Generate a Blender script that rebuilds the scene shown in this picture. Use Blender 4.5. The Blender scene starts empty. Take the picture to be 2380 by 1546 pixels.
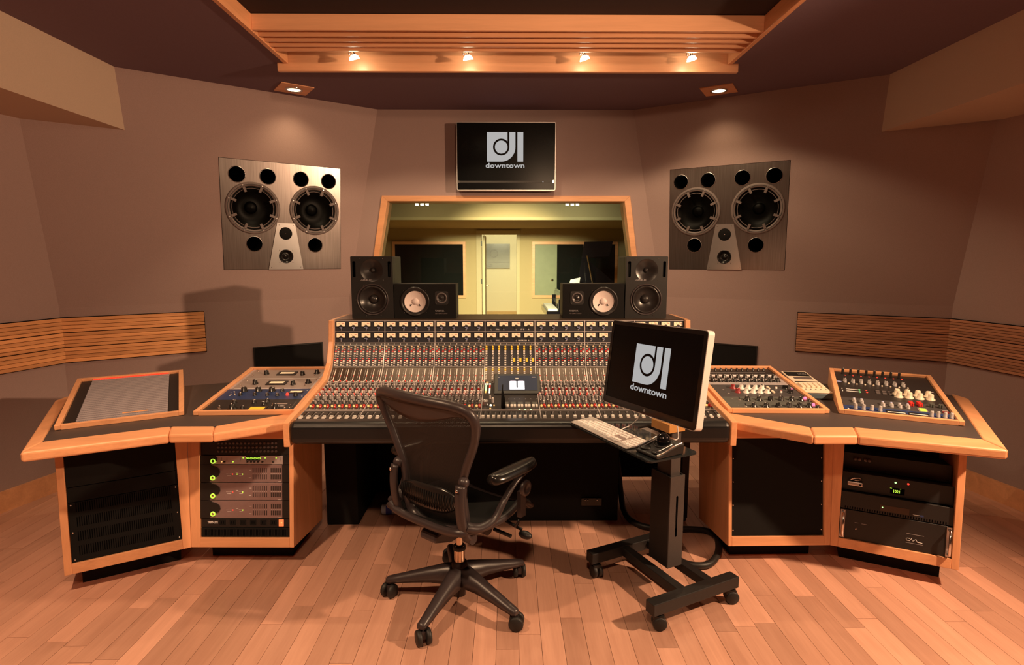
import bpy, math, random
from mathutils import Matrix, Vector, Quaternion
random.seed(7)
SC = bpy.context.scene
COL = SC.collection
PI = math.pi

# ------------------------------------------------------------------ camera, world, exposure
cam_data = bpy.data.cameras.new('camera')
cam_data.sensor_width = 36.0
cam_data.lens = 1296.0 / 2380.0 * 36.0
cam_data.clip_start = 0.05
cam = bpy.data.objects.new('camera', cam_data)
COL.objects.link(cam)
cam.location = (0, 0, 1.55)
cam.rotation_euler = (PI / 2 - math.atan(168 / 1296.0), 0, -0.00842)
SC.camera = cam
world = bpy.data.worlds.new('world')
SC.world = world
world.use_nodes = True
world.node_tree.nodes['Background'].inputs[0].default_value = (0.02, 0.015, 0.012, 1)
world.node_tree.nodes['Background'].inputs[1].default_value = 0.2
SC.cycles.max_bounces = 7
SC.cycles.diffuse_bounces = 4
SC.cycles.glossy_bounces = 3
SC.cycles.transmission_bounces = 3
vs = SC.view_settings
vs.view_transform = 'Standard'
vs.look = 'None'
vs.exposure = 0.0
vs.gamma = 1.0
vs.use_curve_mapping = False

WARM = (1.0, 0.63, 0.37)
def spot_light(name, loc, target, watts, angle, blend=0.6, radius=0.04, color=WARM):
    d = bpy.data.lights.new(name, 'SPOT')
    d.energy = watts; d.spot_size = math.radians(angle); d.spot_blend = blend
    d.shadow_soft_size = radius; d.color = color
    o = bpy.data.objects.new(name, d); COL.objects.link(o)
    o.location = loc
    o.rotation_euler = (Vector(target) - Vector(loc)).to_track_quat('-Z', 'Y').to_euler()
    return o
# right wall lamp, then three unseen fill lamps added to brighten floor and cloud
spot_light('wall_lamp_light', (2.95, 1.5, 2.30), (-0.9, 2.25, 0.25), 520, 124, 0.7, 0.05)
spot_light('unseen_fill_light', (-1.6, 1.15, 2.74), (-1.4, 2.2, 0.0), 250, 92, 1.0, 0.06)
spot_light('unseen_fill_light', (0.0, 0.35, 2.86), (0.0, 2.1, 0.0), 140, 104, 1.0, 0.10)
spot_light('unseen_fill_light', (0.7, -0.6, 2.79), (-0.25, 3.4, 2.6), 110, 62, 0.8, 0.10)
# live room beyond the window
YEL = (1.0, 0.88, 0.55)
spot_light('live_room_light', (-1.2, 8.3, 2.37), (-1.0, 10.5, 0.6), 60, 165, 1.0, 0.05, YEL)
spot_light('live_room_light', (0.95, 8.3, 2.37), (0.95, 10.2, 0.9), 110, 165, 1.0, 0.05, (0.95, 0.97, 0.72))
spot_light('live_room_light', (0.0, 6.2, 2.45), (0.0, 12.0, 0.35), 2600, 48, 1.0, 0.1, YEL)  # unseen wall wash, added to brighten the far wall
spot_light('corridor_light', (-0.2, 14.6, 2.6), (-0.2, 16.9, 0.6), 230, 160, 1.0, 0.08, (1.0, 0.92, 0.66))

# ------------------------------------------------------------------ materials
MATS = {}
def new_mat(name):
    m = bpy.data.materials.new(name); m.use_nodes = True
    MATS[name] = m
    nt = m.node_tree
    return m, nt, nt.nodes['Principled BSDF']
def mat(name, col, rough=0.5, metal=0.0, spec=0.5, noise=None, amt=0.12, bump=0.0, emit=None, es=1.0, coat=0.0):
    m, nt, b = new_mat(name)
    b.inputs['Base Color'].default_value = (*col, 1)
    b.inputs['Roughness'].default_value = rough
    b.inputs['Metallic'].default_value = metal
    b.inputs['Specular IOR Level'].default_value = spec
    if coat:
        b.inputs['Coat Weight'].default_value = coat
        b.inputs['Coat Roughness'].default_value = 0.12
    if emit:
        b.inputs['Emission Color'].default_value = (*emit, 1)
        b.inputs['Emission Strength'].default_value = es
    if noise:
        g = nt.nodes.new('ShaderNodeNewGeometry')
        n = nt.nodes.new('ShaderNodeTexNoise'); n.inputs['Scale'].default_value = noise
        n.inputs['Detail'].default_value = 3
        nt.links.new(g.outputs['Position'], n.inputs['Vector'])
        r = nt.nodes.new('ShaderNodeMixRGB')
        r.inputs[1].default_value = (*[c * (1 - amt) for c in col], 1)
        r.inputs[2].default_value = (*[min(1, c * (1 + amt)) for c in col], 1)
        nt.links.new(n.outputs['Fac'], r.inputs[0])
        nt.links.new(r.outputs[0], b.inputs['Base Color'])
        if bump:
            bp = nt.nodes.new('ShaderNodeBump'); bp.inputs['Strength'].default_value = bump
            bp.inputs['Distance'].default_value = 0.002
            nt.links.new(n.outputs['Fac'], bp.inputs['Height'])
            nt.links.new(bp.outputs[0], b.inputs['Normal'])
    return m
def wood(name, col, axis='X', rough=0.4, contrast=0.22, scale=9.0, rnd=0.25, coat=0.15, world_pos=False):
    """grain stretched along one axis, tint different for each board"""
    m, nt, b = new_mat(name)
    tc = nt.nodes.new('ShaderNodeTexCoord') if not world_pos else nt.nodes.new('ShaderNodeNewGeometry')
    oi = nt.nodes.new('ShaderNodeObjectInfo')
    mp = nt.nodes.new('ShaderNodeMapping')
    s = {'X': (0.07, 1, 1), 'Y': (1, 0.07, 1), 'Z': (1, 1, 0.07)}[axis]
    mp.inputs['Scale'].default_value = [scale * k for k in s]
    nt.links.new(tc.outputs['Object' if not world_pos else 'Position'], mp.inputs['Vector'])
    mul = nt.nodes.new('ShaderNodeMath'); mul.operation = 'MULTIPLY'; mul.inputs[1].default_value = 37.0
    nt.links.new(oi.outputs['Random'], mul.inputs[0])
    cmb = nt.nodes.new('ShaderNodeCombineXYZ')
    for i in range(3): nt.links.new(mul.outputs[0], cmb.inputs[i])
    nt.links.new(cmb.outputs[0], mp.inputs['Location'])
    n1 = nt.nodes.new('ShaderNodeTexNoise'); n1.inputs['Scale'].default_value = 1.6; n1.inputs['Detail'].default_value = 5
    n1.inputs['Distortion'].default_value = 0.8
    n2 = nt.nodes.new('ShaderNodeTexNoise'); n2.inputs['Scale'].default_value = 14; n2.inputs['Detail'].default_value = 2
    nt.links.new(mp.outputs[0], n1.inputs['Vector']); nt.links.new(mp.outputs[0], n2.inputs['Vector'])
    add = nt.nodes.new('ShaderNodeMath'); add.operation = 'MULTIPLY_ADD'; add.inputs[1].default_value = 0.35
    nt.links.new(n2.outputs['Fac'], add.inputs[0]); nt.links.new(n1.outputs['Fac'], add.inputs[2])
    ramp = nt.nodes.new('ShaderNodeValToRGB')
    ramp.color_ramp.elements[0].position = 0.35; ramp.color_ramp.elements[1].position = 0.95
    ramp.color_ramp.elements[0].color = (*[c * (1 + contrast * 0.5) for c in col], 1)
    ramp.color_ramp.elements[1].color = (col[0] * (1 - contrast * 0.8), col[1] * (1 - contrast), col[2] * (1 - contrast * 1.1), 1)
    nt.links.new(add.outputs[0], ramp.inputs[0])
    hsv = nt.nodes.new('ShaderNodeHueSaturation')
    mr = nt.nodes.new('ShaderNodeMapRange'); mr.inputs[3].default_value = 1 - rnd; mr.inputs[4].default_value = 1 + rnd * 0.55
    nt.links.new(oi.outputs['Random'], mr.inputs[0]); nt.links.new(mr.outputs[0], hsv.inputs['Value'])
    nt.links.new(ramp.outputs[0], hsv.inputs['Color']); nt.links.new(hsv.outputs[0], b.inputs['Base Color'])
    b.inputs['Roughness'].default_value = rough
    b.inputs['Coat Weight'].default_value = coat; b.inputs['Coat Roughness'].default_value = 0.25
    return m
mat('wall_fabric', (0.37, 0.262, 0.247), 0.95, spec=0.1, noise=260, amt=0.16, bump=0.25)
mat('bulkhead_fabric', (0.58, 0.44, 0.345), 0.95, spec=0.1, noise=260, amt=0.1, bump=0.2)
mat('ceiling_paint', (0.19, 0.13, 0.165), 0.9, spec=0.15, noise=180, amt=0.12, bump=0.1)
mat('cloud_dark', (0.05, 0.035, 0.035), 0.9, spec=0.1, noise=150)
wood('maple', (0.82, 0.405, 0.205), 'X', rnd=0.06)
wood('maple_z', (0.82, 0.405, 0.205), 'Z', rnd=0.06)
wood('maple_y', (0.82, 0.405, 0.205), 'Y', rnd=0.06)
wood('cloud_maple', (0.94, 0.50, 0.28), 'X', rnd=0.05, contrast=0.16)
wood('floor_maple', (0.65, 0.36, 0.26), 'Y', rough=0.30, rnd=0.26, contrast=0.2, coat=0.25, world_pos=True)
wood('slat_oak', (0.92, 0.44, 0.18), 'X', rough=0.5, rnd=0.22, contrast=0.35, scale=14)
wood('slat_cedar', (0.52, 0.25, 0.14), 'X', rough=0.55, rnd=0.22, contrast=0.4, scale=14)
mat('desk_laminate', (0.062, 0.047, 0.044), 0.5, noise=120, amt=0.1)
mat('black', (0.012, 0.011, 0.011), 0.45, noise=200, amt=0.3)
mat('black_matte', (0.008, 0.0075, 0.0075), 0.85, spec=0.2, noise=200, amt=0.3)
mat('black_gloss', (0.006, 0.006, 0.007), 0.08, noise=20, amt=0.2)
mat('void_black', (0.002, 0.002, 0.002), 0.9, spec=0.02, noise=50)
mat('chair_plastic', (0.040, 0.030, 0.032), 0.36, noise=300, amt=0.2)
mat('chair_pad', (0.012, 0.011, 0.011), 0.22, noise=300, amt=0.2)
mat('leather', (0.010, 0.010, 0.011), 0.32, noise=350, amt=0.25, bump=0.15)
mat('rubber', (0.014, 0.013, 0.013), 0.55, noise=300)
mat('chrome', (0.75, 0.72, 0.70), 0.18, 1.0, noise=40, amt=0.05)
mat('brass_chrome', (0.70, 0.55, 0.42), 0.22, 1.0, noise=40, amt=0.05)
mat('aluminium', (0.62, 0.58, 0.58), 0.32, 1.0, noise=90, amt=0.06)
mat('trim_metal', (0.62, 0.56, 0.56), 0.4, 0.6, noise=90, amt=0.06)
mat('cone_black', (0.02, 0.017, 0.017), 0.3, noise=100)
mat('cone_deep', (0.0015, 0.0013, 0.001), 0.4, spec=0.08, noise=60, amt=0.3)
mat('cone_white', (0.82, 0.70, 0.68), 0.6, noise=60, amt=0.04)
mat('speaker_ring', (0.165, 0.125, 0.12), 0.55, noise=200)
mat('horn_plate', (0.80, 0.78, 0.79), 0.28, 0.9, noise=15, amt=0.06)
mat('screen_off', (0.004, 0.004, 0.0045), 0.22, spec=0.15, noise=8, amt=0.2)
mat('logo_grey', (0.02, 0.02, 0.02), 0.5, emit=(0.42, 0.42, 0.42), es=1.0, noise=10)
mat('white_plastic', (0.80, 0.76, 0.74), 0.35, noise=100, amt=0.03)
mat('key_white', (0.72, 0.66, 0.63), 0.45, noise=100, amt=0.04)
mat('cream', (0.78, 0.66, 0.52), 0.45, noise=100, amt=0.05)
mat('print_white', (0.75, 0.73, 0.74), 0.6, noise=100, amt=0.04)
mat('print_blue', (0.42, 0.48, 0.85), 0.6, noise=100, amt=0.04)
mat('print_grey', (0.28, 0.26, 0.27), 0.6, noise=100, amt=0.04)
mat('knob_black', (0.014, 0.013, 0.013), 0.28, noise=100)
mat('knob_grey', (0.42, 0.39, 0.39), 0.4, noise=100)
mat('knob_dark', (0.12, 0.10, 0.10), 0.4, noise=100)
mat('knob_red', (0.62, 0.03, 0.025), 0.4, noise=100)
mat('knob_darkred', (0.26, 0.012, 0.015), 0.4, noise=100)
mat('knob_white', (0.80, 0.74, 0.70), 0.4, noise=100)
mat('knob_cream', (0.80, 0.62, 0.38), 0.4, noise=100)
mat('knob_yellow', (0.85, 0.52, 0.05), 0.5, emit=(1, 0.5, 0.03), es=0.25, noise=100)
mat('panel_blue_sheen', (0.017, 0.018, 0.028), 0.5, noise=200)  # bluish sheen of reflected light put into the base colour
mat('panel_dark', (0.022, 0.018, 0.018), 0.42, noise=200)
mat('panel_bronze', (0.07, 0.045, 0.032), 0.35, 0.3, noise=200)
mat('panel_taupe', (0.42, 0.34, 0.32), 0.45, 0.4, noise=60, amt=0.07)
mat('panel_blue', (0.022, 0.042, 0.13), 0.4, noise=60)
mat('panel_green', (0.085, 0.088, 0.080), 0.45, noise=60)
mat('panel_slate', (0.055, 0.05, 0.052), 0.45, noise=60)
mat('panel_silver', (0.62, 0.56, 0.58), 0.35, 0.5, noise=60, amt=0.05)
mat('interface_metal', (0.36, 0.26, 0.27), 0.42, 0.55, noise=60, amt=0.08)
mat('patch_strip', (0.34, 0.30, 0.33), 0.5, noise=60, amt=0.15)
mat('meter_face', (0.85, 0.70, 0.48), 0.6, emit=(1.0, 0.74, 0.42), es=0.28, noise=50, amt=0.05)
mat('led_red', (0.3, 0.01, 0.01), 0.4, emit=(1, 0.06, 0.03), es=1.3, noise=10)
mat('patch_led', (0.3, 0.01, 0.01), 0.4, emit=(1, 0.08, 0.03), es=0.9, noise=10)
mat('led_pink', (0.3, 0.01, 0.05), 0.4, emit=(1, 0.12, 0.22), es=2.5, noise=10)
mat('led_green', (0.02, 0.3, 0.05), 0.4, emit=(0.35, 1.0, 0.25), es=2.5, noise=10)
mat('led_lime', (0.2, 0.3, 0.02), 0.4, emit=(0.62, 1.0, 0.08), es=1.0, noise=10)
mat('led_amber', (0.4, 0.2, 0.02), 0.4, emit=(1, 0.52, 0.16), es=1.1, noise=10)
mat('led_warm', (0.4, 0.3, 0.2), 0.4, emit=(1, 0.80, 0.55), es=2.5, noise=10)
mat('led_white', (0.5, 0.5, 0.5), 0.4, emit=(0.8, 0.88, 1.0), es=1.6, noise=10)
mat('led_blue', (0.05, 0.05, 0.4), 0.4, emit=(0.25, 0.25, 1.0), es=3.0, noise=10)
mat('screen_lit', (0.008, 0.008, 0.012), 0.4, spec=0.15, emit=(0.02, 0.024, 0.036), es=1.0, noise=6)
mat('switch_orange', (0.6, 0.15, 0.05), 0.4, emit=(1, 0.22, 0.07), es=0.9, noise=10)
mat('lamp_glow', (1, 0.9, 0.7), 0.4, emit=(1, 0.86, 0.58), es=22.0, noise=10)
mat('downlight_glow', (1, 0.9, 0.7), 0.4, emit=(1, 0.72, 0.40), es=6.0, noise=10)
mat('live_lamp_glow', (1, 0.95, 0.8), 0.4, emit=(1, 0.95, 0.75), es=25.0, noise=10)
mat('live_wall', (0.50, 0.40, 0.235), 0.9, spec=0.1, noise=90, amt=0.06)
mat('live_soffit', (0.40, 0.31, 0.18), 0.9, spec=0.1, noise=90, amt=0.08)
mat('live_trim', (0.56, 0.47, 0.30), 0.6, noise=30, amt=0.04)
mat('corridor_wall', (0.78, 0.70, 0.50), 0.85, noise=30, amt=0.02)
mat('corridor_floor', (0.62, 0.36, 0.13), 0.5, noise=20)
mat('poster_metal', (0.20, 0.19, 0.17), 0.38, 0.3, noise=12, amt=0.06)
mat('piano_black', (0.008, 0.007, 0.010), 0.10, noise=20)
mat('dark_glass', (0.010, 0.011, 0.011), 0.05, noise=4)
mat('booth_door', (0.22, 0.25, 0.16), 0.5, noise=10)
mat('shelf_glass', (0.022, 0.026, 0.028), 0.06, noise=6)
mat('bottle_pet', (0.40, 0.46, 0.58), 0.25, noise=30)
mat('bottle_band', (0.03, 0.05, 0.35), 0.4, noise=30)
mat('teal_plastic', (0.07, 0.10, 0.12), 0.5, noise=60)
mat('block_wood', (0.55, 0.27, 0.08), 0.5, noise=40)
mat('cable_black', (0.012, 0.011, 0.011), 0.5, noise=200)
mat('cable_white', (0.65, 0.62, 0.62), 0.5, noise=100)
mat('cart_metal', (0.012, 0.0105, 0.0105), 0.5, noise=500, amt=0.4, bump=0.25)
mat('cart_metal_lit', (0.06, 0.05, 0.048), 0.55, noise=500, amt=0.4, bump=0.25)  # cart metal painted lighter, for the column's lit face and the post
mat('slot_tip', (0.30, 0.02, 0.02), 0.5, noise=30)
# brushed dark steel face of the soffit speakers
m, nt, b = new_mat('brushed_steel')
tc = nt.nodes.new('ShaderNodeTexCoord'); mp = nt.nodes.new('ShaderNodeMapping'); mp.inputs['Scale'].default_value = (160, 4, 4)
nz = nt.nodes.new('ShaderNodeTexNoise'); nz.inputs['Scale'].default_value = 1.0; nz.inputs['Detail'].default_value = 4
nt.links.new(tc.outputs['Object'], mp.inputs[0]); nt.links.new(mp.outputs[0], nz.inputs['Vector'])
rp = nt.nodes.new('ShaderNodeValToRGB')
rp.color_ramp.elements[0].color = (0.17, 0.14, 0.13, 1); rp.color_ramp.elements[1].color = (0.38, 0.33, 0.315, 1)
nt.links.new(nz.outputs['Fac'], rp.inputs[0]); nt.links.new(rp.outputs[0], b.inputs['Base Color'])
b.inputs['Metallic'].default_value = 0.9; b.inputs['Roughness'].default_value = 0.28
# clear window glass and the chair's pellicle net
m, nt, b = new_mat('window_glass')
tr = nt.nodes.new('ShaderNodeBsdfTransparent'); gl = nt.nodes.new('ShaderNodeBsdfGlossy'); gl.inputs['Roughness'].default_value = 0.0
gl.inputs['Color'].default_value = (0.9, 0.95, 0.9, 1)
tr.inputs['Color'].default_value = (0.95, 0.97, 0.90, 1)
fr = nt.nodes.new('ShaderNodeFresnel'); fr.inputs['IOR'].default_value = 1.45
mx = nt.nodes.new('ShaderNodeMixShader')
nt.links.new(fr.outputs[0], mx.inputs[0]); nt.links.new(tr.outputs[0], mx.inputs[1]); nt.links.new(gl.outputs[0], mx.inputs[2])
nt.links.new(mx.outputs[0], nt.nodes['Material Output'].inputs['Surface'])
m, nt, b = new_mat('chair_net')
tc = nt.nodes.new('ShaderNodeTexCoord'); wv = nt.nodes.new('ShaderNodeTexWave'); wv.inputs['Scale'].default_value = 90
wv.bands_direction = 'X'
nt.links.new(tc.outputs['Object'], wv.inputs['Vector'])
tr = nt.nodes.new('ShaderNodeBsdfTransparent'); mx = nt.nodes.new('ShaderNodeMixShader')
gt = nt.nodes.new('ShaderNodeMath'); gt.operation = 'GREATER_THAN'; gt.inputs[1].default_value = 0.07
nt.links.new(wv.outputs['Fac'], gt.inputs[0]); nt.links.new(gt.outputs[0], mx.inputs[0])
nt.links.new(tr.outputs[0], mx.inputs[1]); nt.links.new(b.outputs[0], mx.inputs[2])
nt.links.new(mx.outputs[0], nt.nodes['Material Output'].inputs['Surface'])
b.inputs['Base Color'].default_value = (0.012, 0.0095, 0.0095, 1); b.inputs['Roughness'].default_value = 0.6

# ------------------------------------------------------------------ mesh and object helpers
def V(*a): return Vector(a)
def fr_mat(o, u, v):
    """frame with x along u, y towards v, z normal"""
    u = Vector(u).normalized(); n = u.cross(Vector(v)).normalized(); w = n.cross(u)
    M = Matrix.Identity(4)
    for i in range(3):
        M[i][0] = u[i]; M[i][1] = w[i]; M[i][2] = n[i]; M[i][3] = o[i]
    return M
def TR(x, y, z): return Matrix.Translation((x, y, z))
def RZ(a): return Matrix.Rotation(a, 4, 'Z')
def RX(a): return Matrix.Rotation(a, 4, 'X')
def RY(a): return Matrix.Rotation(a, 4, 'Y')
class MB:
    def __init__(s): s.v = []; s.f = []; s.m = []; s.mats = []; s.sm = []
    def mi(s, m):
        if m not in s.mats: s.mats.append(m)
        return s.mats.index(m)
    def add(s, vs, fs, m, M=None, smooth=False):
        k = len(s.v); i = s.mi(m)
        for p in vs:
            p = Vector(p); s.v.append(M @ p if M is not None else p)
        for f in fs: s.f.append([k + j for j in f]); s.m.append(i); s.sm.append(smooth)
        return s
    def box(s, c, d, m, M=None):
        x, y, z = c; a, b, e = d[0] / 2, d[1] / 2, d[2] / 2
        vs = [(x + i * a, y + j * b, z + k * e) for i in (-1, 1) for j in (-1, 1) for k in (-1, 1)]
        return s.add(vs, [(0, 1, 3, 2), (4, 6, 7, 5), (0, 4, 5, 1), (2, 3, 7, 6), (0, 2, 6, 4), (1, 5, 7, 3)], m, M)
    def b2(s, lo, hi, m, M=None):
        return s.box([(a + b) / 2 for a, b in zip(lo, hi)], [b - a for a, b in zip(lo, hi)], m, M)
    def prism(s, poly, z0, z1, m, M=None, caps=True):
        n = len(poly)
        area = sum(poly[i][0] * poly[(i + 1) % n][1] - poly[(i + 1) % n][0] * poly[i][1] for i in range(n))
        if area < 0: poly = poly[::-1]
        vs = [(p[0], p[1], z0) for p in poly] + [(p[0], p[1], z1) for p in poly]
        fs = [(i, (i + 1) % n, n + (i + 1) % n, n + i) for i in range(n)]
        if caps: fs += [tuple(range(n - 1, -1, -1)), tuple(range(n, 2 * n))]
        return s.add(vs, fs, m, M)
    def lathe(s, prof, m, M=None, n=24, smooth=True, caps=False):
        vs = []; fs = []
        for r, z in prof:
            for k in range(n):
                a = 2 * PI * k / n; vs.append((r * math.cos(a), r * math.sin(a), z))
        for i in range(len(prof) - 1):
            for k in range(n):
                a, b = i * n + k, i * n + (k + 1) % n
                fs.append((a, b, b + n, a + n))
        s.add(vs, fs, m, M, smooth)
        if caps and prof[0][0] > 1e-5: s.add(vs[:n], [tuple(range(n - 1, -1, -1))], m, M)
        if caps and prof[-1][0] > 1e-5: s.add(vs[-n:], [tuple(range(n))], m, M)
        return s
    def cyl(s, p0, p1, r, m, n=16, r1=None, M=None, smooth=True):
        p0, p1 = Vector(p0), Vector(p1); d = p1 - p0
        q = d.to_track_quat('Z', 'Y').to_matrix().to_4x4(); q.translation = p0
        return s.lathe([(r, 0), (r if r1 is None else r1, d.length)], m, (M @ q) if M is not None else q, n, smooth, True)
    def tube(s, pts, r, m, n=8, closed=False, M=None, ry=None):
        pts = [Vector(p) for p in pts]; N = len(pts)
        rs = r if isinstance(r, (list, tuple)) else [r] * N
        vs = []; prev = None
        for i in range(N):
            a = pts[i - 1] if (i or closed) else pts[0]
            c = pts[(i + 1) % N] if (i < N - 1 or closed) else pts[-1]
            t = (c - a).normalized()
            if prev is None:
                up = Vector((0, 0, 1)) if abs(t.z) < 0.9 else Vector((1, 0, 0))
                x = up.cross(t).normalized()
            else:
                x = (prev - t * prev.dot(t)).normalized()
            prev = x; y = t.cross(x)
            k2 = 1.0 if ry is None else ry
            for k in range(n):
                an = 2 * PI * k / n
                vs.append(pts[i] + x * (rs[i] * math.cos(an)) + y * (rs[i] * k2 * math.sin(an)))
        fs = []
        for i in range(N if closed else N - 1):
            j = (i + 1) % N
            for k in range(n):
                l = (k + 1) % n
                fs.append((i * n + k, i * n + l, j * n + l, j * n + k))
        if not closed:
            fs.append(tuple(range(n - 1, -1, -1))); fs.append(tuple((N - 1) * n + k for k in range(n)))
        return s.add(vs, fs, m, M, True)
    def sphere(s, c, r, m, n=16, M=None, sq=(1, 1, 1)):
        c = Vector(c); vs = []; fs = []; h = n // 2
        for i in range(h + 1):
            th = PI * i / h
            for k in range(n):
                a = 2 * PI * k / n
                vs.append((c.x + r * sq[0] * math.sin(th) * math.cos(a), c.y + r * sq[1] * math.sin(th) * math.sin(a), c.z - r * sq[2] * math.cos(th)))
        for i in range(h):
            for k in range(n):
                a, b = i * n + k, i * n + (k + 1) % n
                fs.append((a, b, b + n, a + n))
        return s.add(vs, fs, m, M, True)
    def grid(s, rows, m, M=None, smooth=True):
        w = len(rows[0]); vs = [p for r in rows for p in r]; fs = []
        for i in range(len(rows) - 1):
            for j in range(w - 1):
                fs.append((i * w + j, i * w + j + 1, (i + 1) * w + j + 1, (i + 1) * w + j))
        return s.add(vs, fs, m, M, smooth)
from mathutils.geometry import tessellate_polygon
def plate(mb, outer, holes, z0, z1, m, M=None, hole_mat=None):
    """flat plate with openings cut through it"""
    def ccw(p): return sum(p[i][0] * p[(i + 1) % len(p)][1] - p[(i + 1) % len(p)][0] * p[i][1] for i in range(len(p))) > 0
    loops = [outer if ccw(outer) else outer[::-1]] + [h[::-1] if ccw(h) else h for h in holes]
    flat = [p for l in loops for p in l]; n = len(flat)
    tris = tessellate_polygon([[Vector((p[0], p[1], 0)) for p in l] for l in loops])
    fs = []; fb = []
    for t in tris:
        a, b, c = (flat[i] for i in t)
        up = (b[0] - a[0]) * (c[1] - a[1]) - (b[1] - a[1]) * (c[0] - a[0]) > 0
        t = tuple(t) if up else tuple(t)[::-1]
        fs.append(tuple(i + n for i in t)); fb.append(t[::-1])
    vs = [(p[0], p[1], z0) for p in flat] + [(p[0], p[1], z1) for p in flat]
    k = 0; sides = [[], []]
    for li, l in enumerate(loops):
        q = len(l)
        for i in range(q):
            a, b = k + i, k + (i + 1) % q
            sides[1 if li else 0].append((a, b, b + n, a + n))
        k += q
    mb.add(vs, fs + fb + sides[0], m, M)
    if holes: mb.add(vs, sides[1], hole_mat or m, M)
    return mb
def circ(x, y, r, n=28): return [(x + r * math.cos(2 * PI * k / n), y + r * math.sin(2 * PI * k / n)) for k in range(n)]
WM = {}
def wm(o): return WM.get(o.name, Matrix.Identity(4))
def mesh_of(name, mb, shift=None):
    me = bpy.data.meshes.new(name)
    vs = mb.v if shift is None else [p - shift for p in mb.v]
    me.from_pydata([tuple(p) for p in vs], [], mb.f)
    for mm in mb.mats: me.materials.append(MATS[mm])
    me.polygons.foreach_set('material_index', mb.m)
    me.polygons.foreach_set('use_smooth', mb.sm)
    me.update()
    return me
def obj(name, mb, parent=None, frame=None, bev=0.0, seg=2, sub=0, kind=None, solid=0.0, weld=False):
    """mb is authored in `frame` (a world matrix; default the root thing's own frame)"""
    pm = wm(parent) if parent else Matrix.Identity(4)
    if frame is None: frame = Matrix.Identity(4)
    L = pm.inverted() @ frame
    mb.v = [L @ p for p in mb.v]
    lo = Vector([min(p[i] for p in mb.v) for i in range(3)]); hi = Vector([max(p[i] for p in mb.v) for i in range(3)])
    c = (lo + hi) / 2
    if not parent: c.z = lo.z
    me = mesh_of(name, mb, c)
    o = bpy.data.objects.new(name, me); COL.objects.link(o)
    o.location = c
    if parent: o.parent = parent
    WM[o.name] = pm @ Matrix.Translation(c)
    if weld:
        w = o.modifiers.new('weld', 'WELD'); w.merge_threshold = 0.0002
    if bev:
        bm = o.modifiers.new('bevel', 'BEVEL'); bm.width = bev; bm.segments = seg; bm.limit_method = 'ANGLE'; bm.angle_limit = 0.7
        bm.harden_normals = False
    if solid:
        sm = o.modifiers.new('solid', 'SOLIDIFY'); sm.thickness = solid; sm.offset = 0
    if sub:
        ss = o.modifiers.new('sub', 'SUBSURF'); ss.levels = sub; ss.render_levels = sub
    if not kind and parent and name in ('print_marks', 'markings', 'print_lines', 'indicator'): kind = 'stuff'
    if kind: o['kind'] = kind
    return o
def inst(name, me, parent, world):
    o = bpy.data.objects.new(name, me); COL.objects.link(o)
    pm = wm(parent) if parent else Matrix.Identity(4)
    if parent: o.parent = parent
    o.matrix_local = pm.inverted() @ world
    WM[o.name] = world.copy()
    return o
def thing(name, label, cat, M=None, group=None):
    o = bpy.data.objects.new(name, None); COL.objects.link(o)
    o.empty_display_size = 0.05
    if M is None: M = Matrix.Identity(4)
    if isinstance(M, (tuple, list)): M = Matrix.Translation(M)
    o.matrix_world = M; WM[o.name] = M.copy()
    return tag(o, label, cat, group)
def tag(o, label, cat, group=None):
    o['label'] = label; o['category'] = cat
    if group: o['group'] = group
    return o
def struct(name, mb=None, label=None, **k):
    if mb is None:
        o = bpy.data.objects.new(name, None); COL.objects.link(o); WM[o.name] = Matrix.Identity(4)
    else: o = obj(name, mb, **k)
    o['kind'] = 'structure'
    if label: o['label'] = label
    return o
TXT = {}
def text(name, s, size, M, parent, m, align='CENTER', bold=0.0, ext=0.0004, sx=1.0, space=1.0):
    key = (s, size, m, align, bold, sx)
    if key not in TXT:
        cu = bpy.data.curves.new('t', 'FONT'); cu.body = s; cu.size = size; cu.align_x = align; cu.offset = bold
        cu.extrude = ext; cu.resolution_u = 2; cu.space_character = space
        to = bpy.data.objects.new('t', cu)
        me = bpy.data.meshes.new_from_object(to)
        me.transform(Matrix.Diagonal((sx, 1, 1, 1)))
        me.materials.clear(); me.materials.append(MATS[m])
        TXT[key] = me
        bpy.data.objects.remove(to); bpy.data.curves.remove(cu)
    return inst(name, TXT[key], parent, M)
KN = {}
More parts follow.
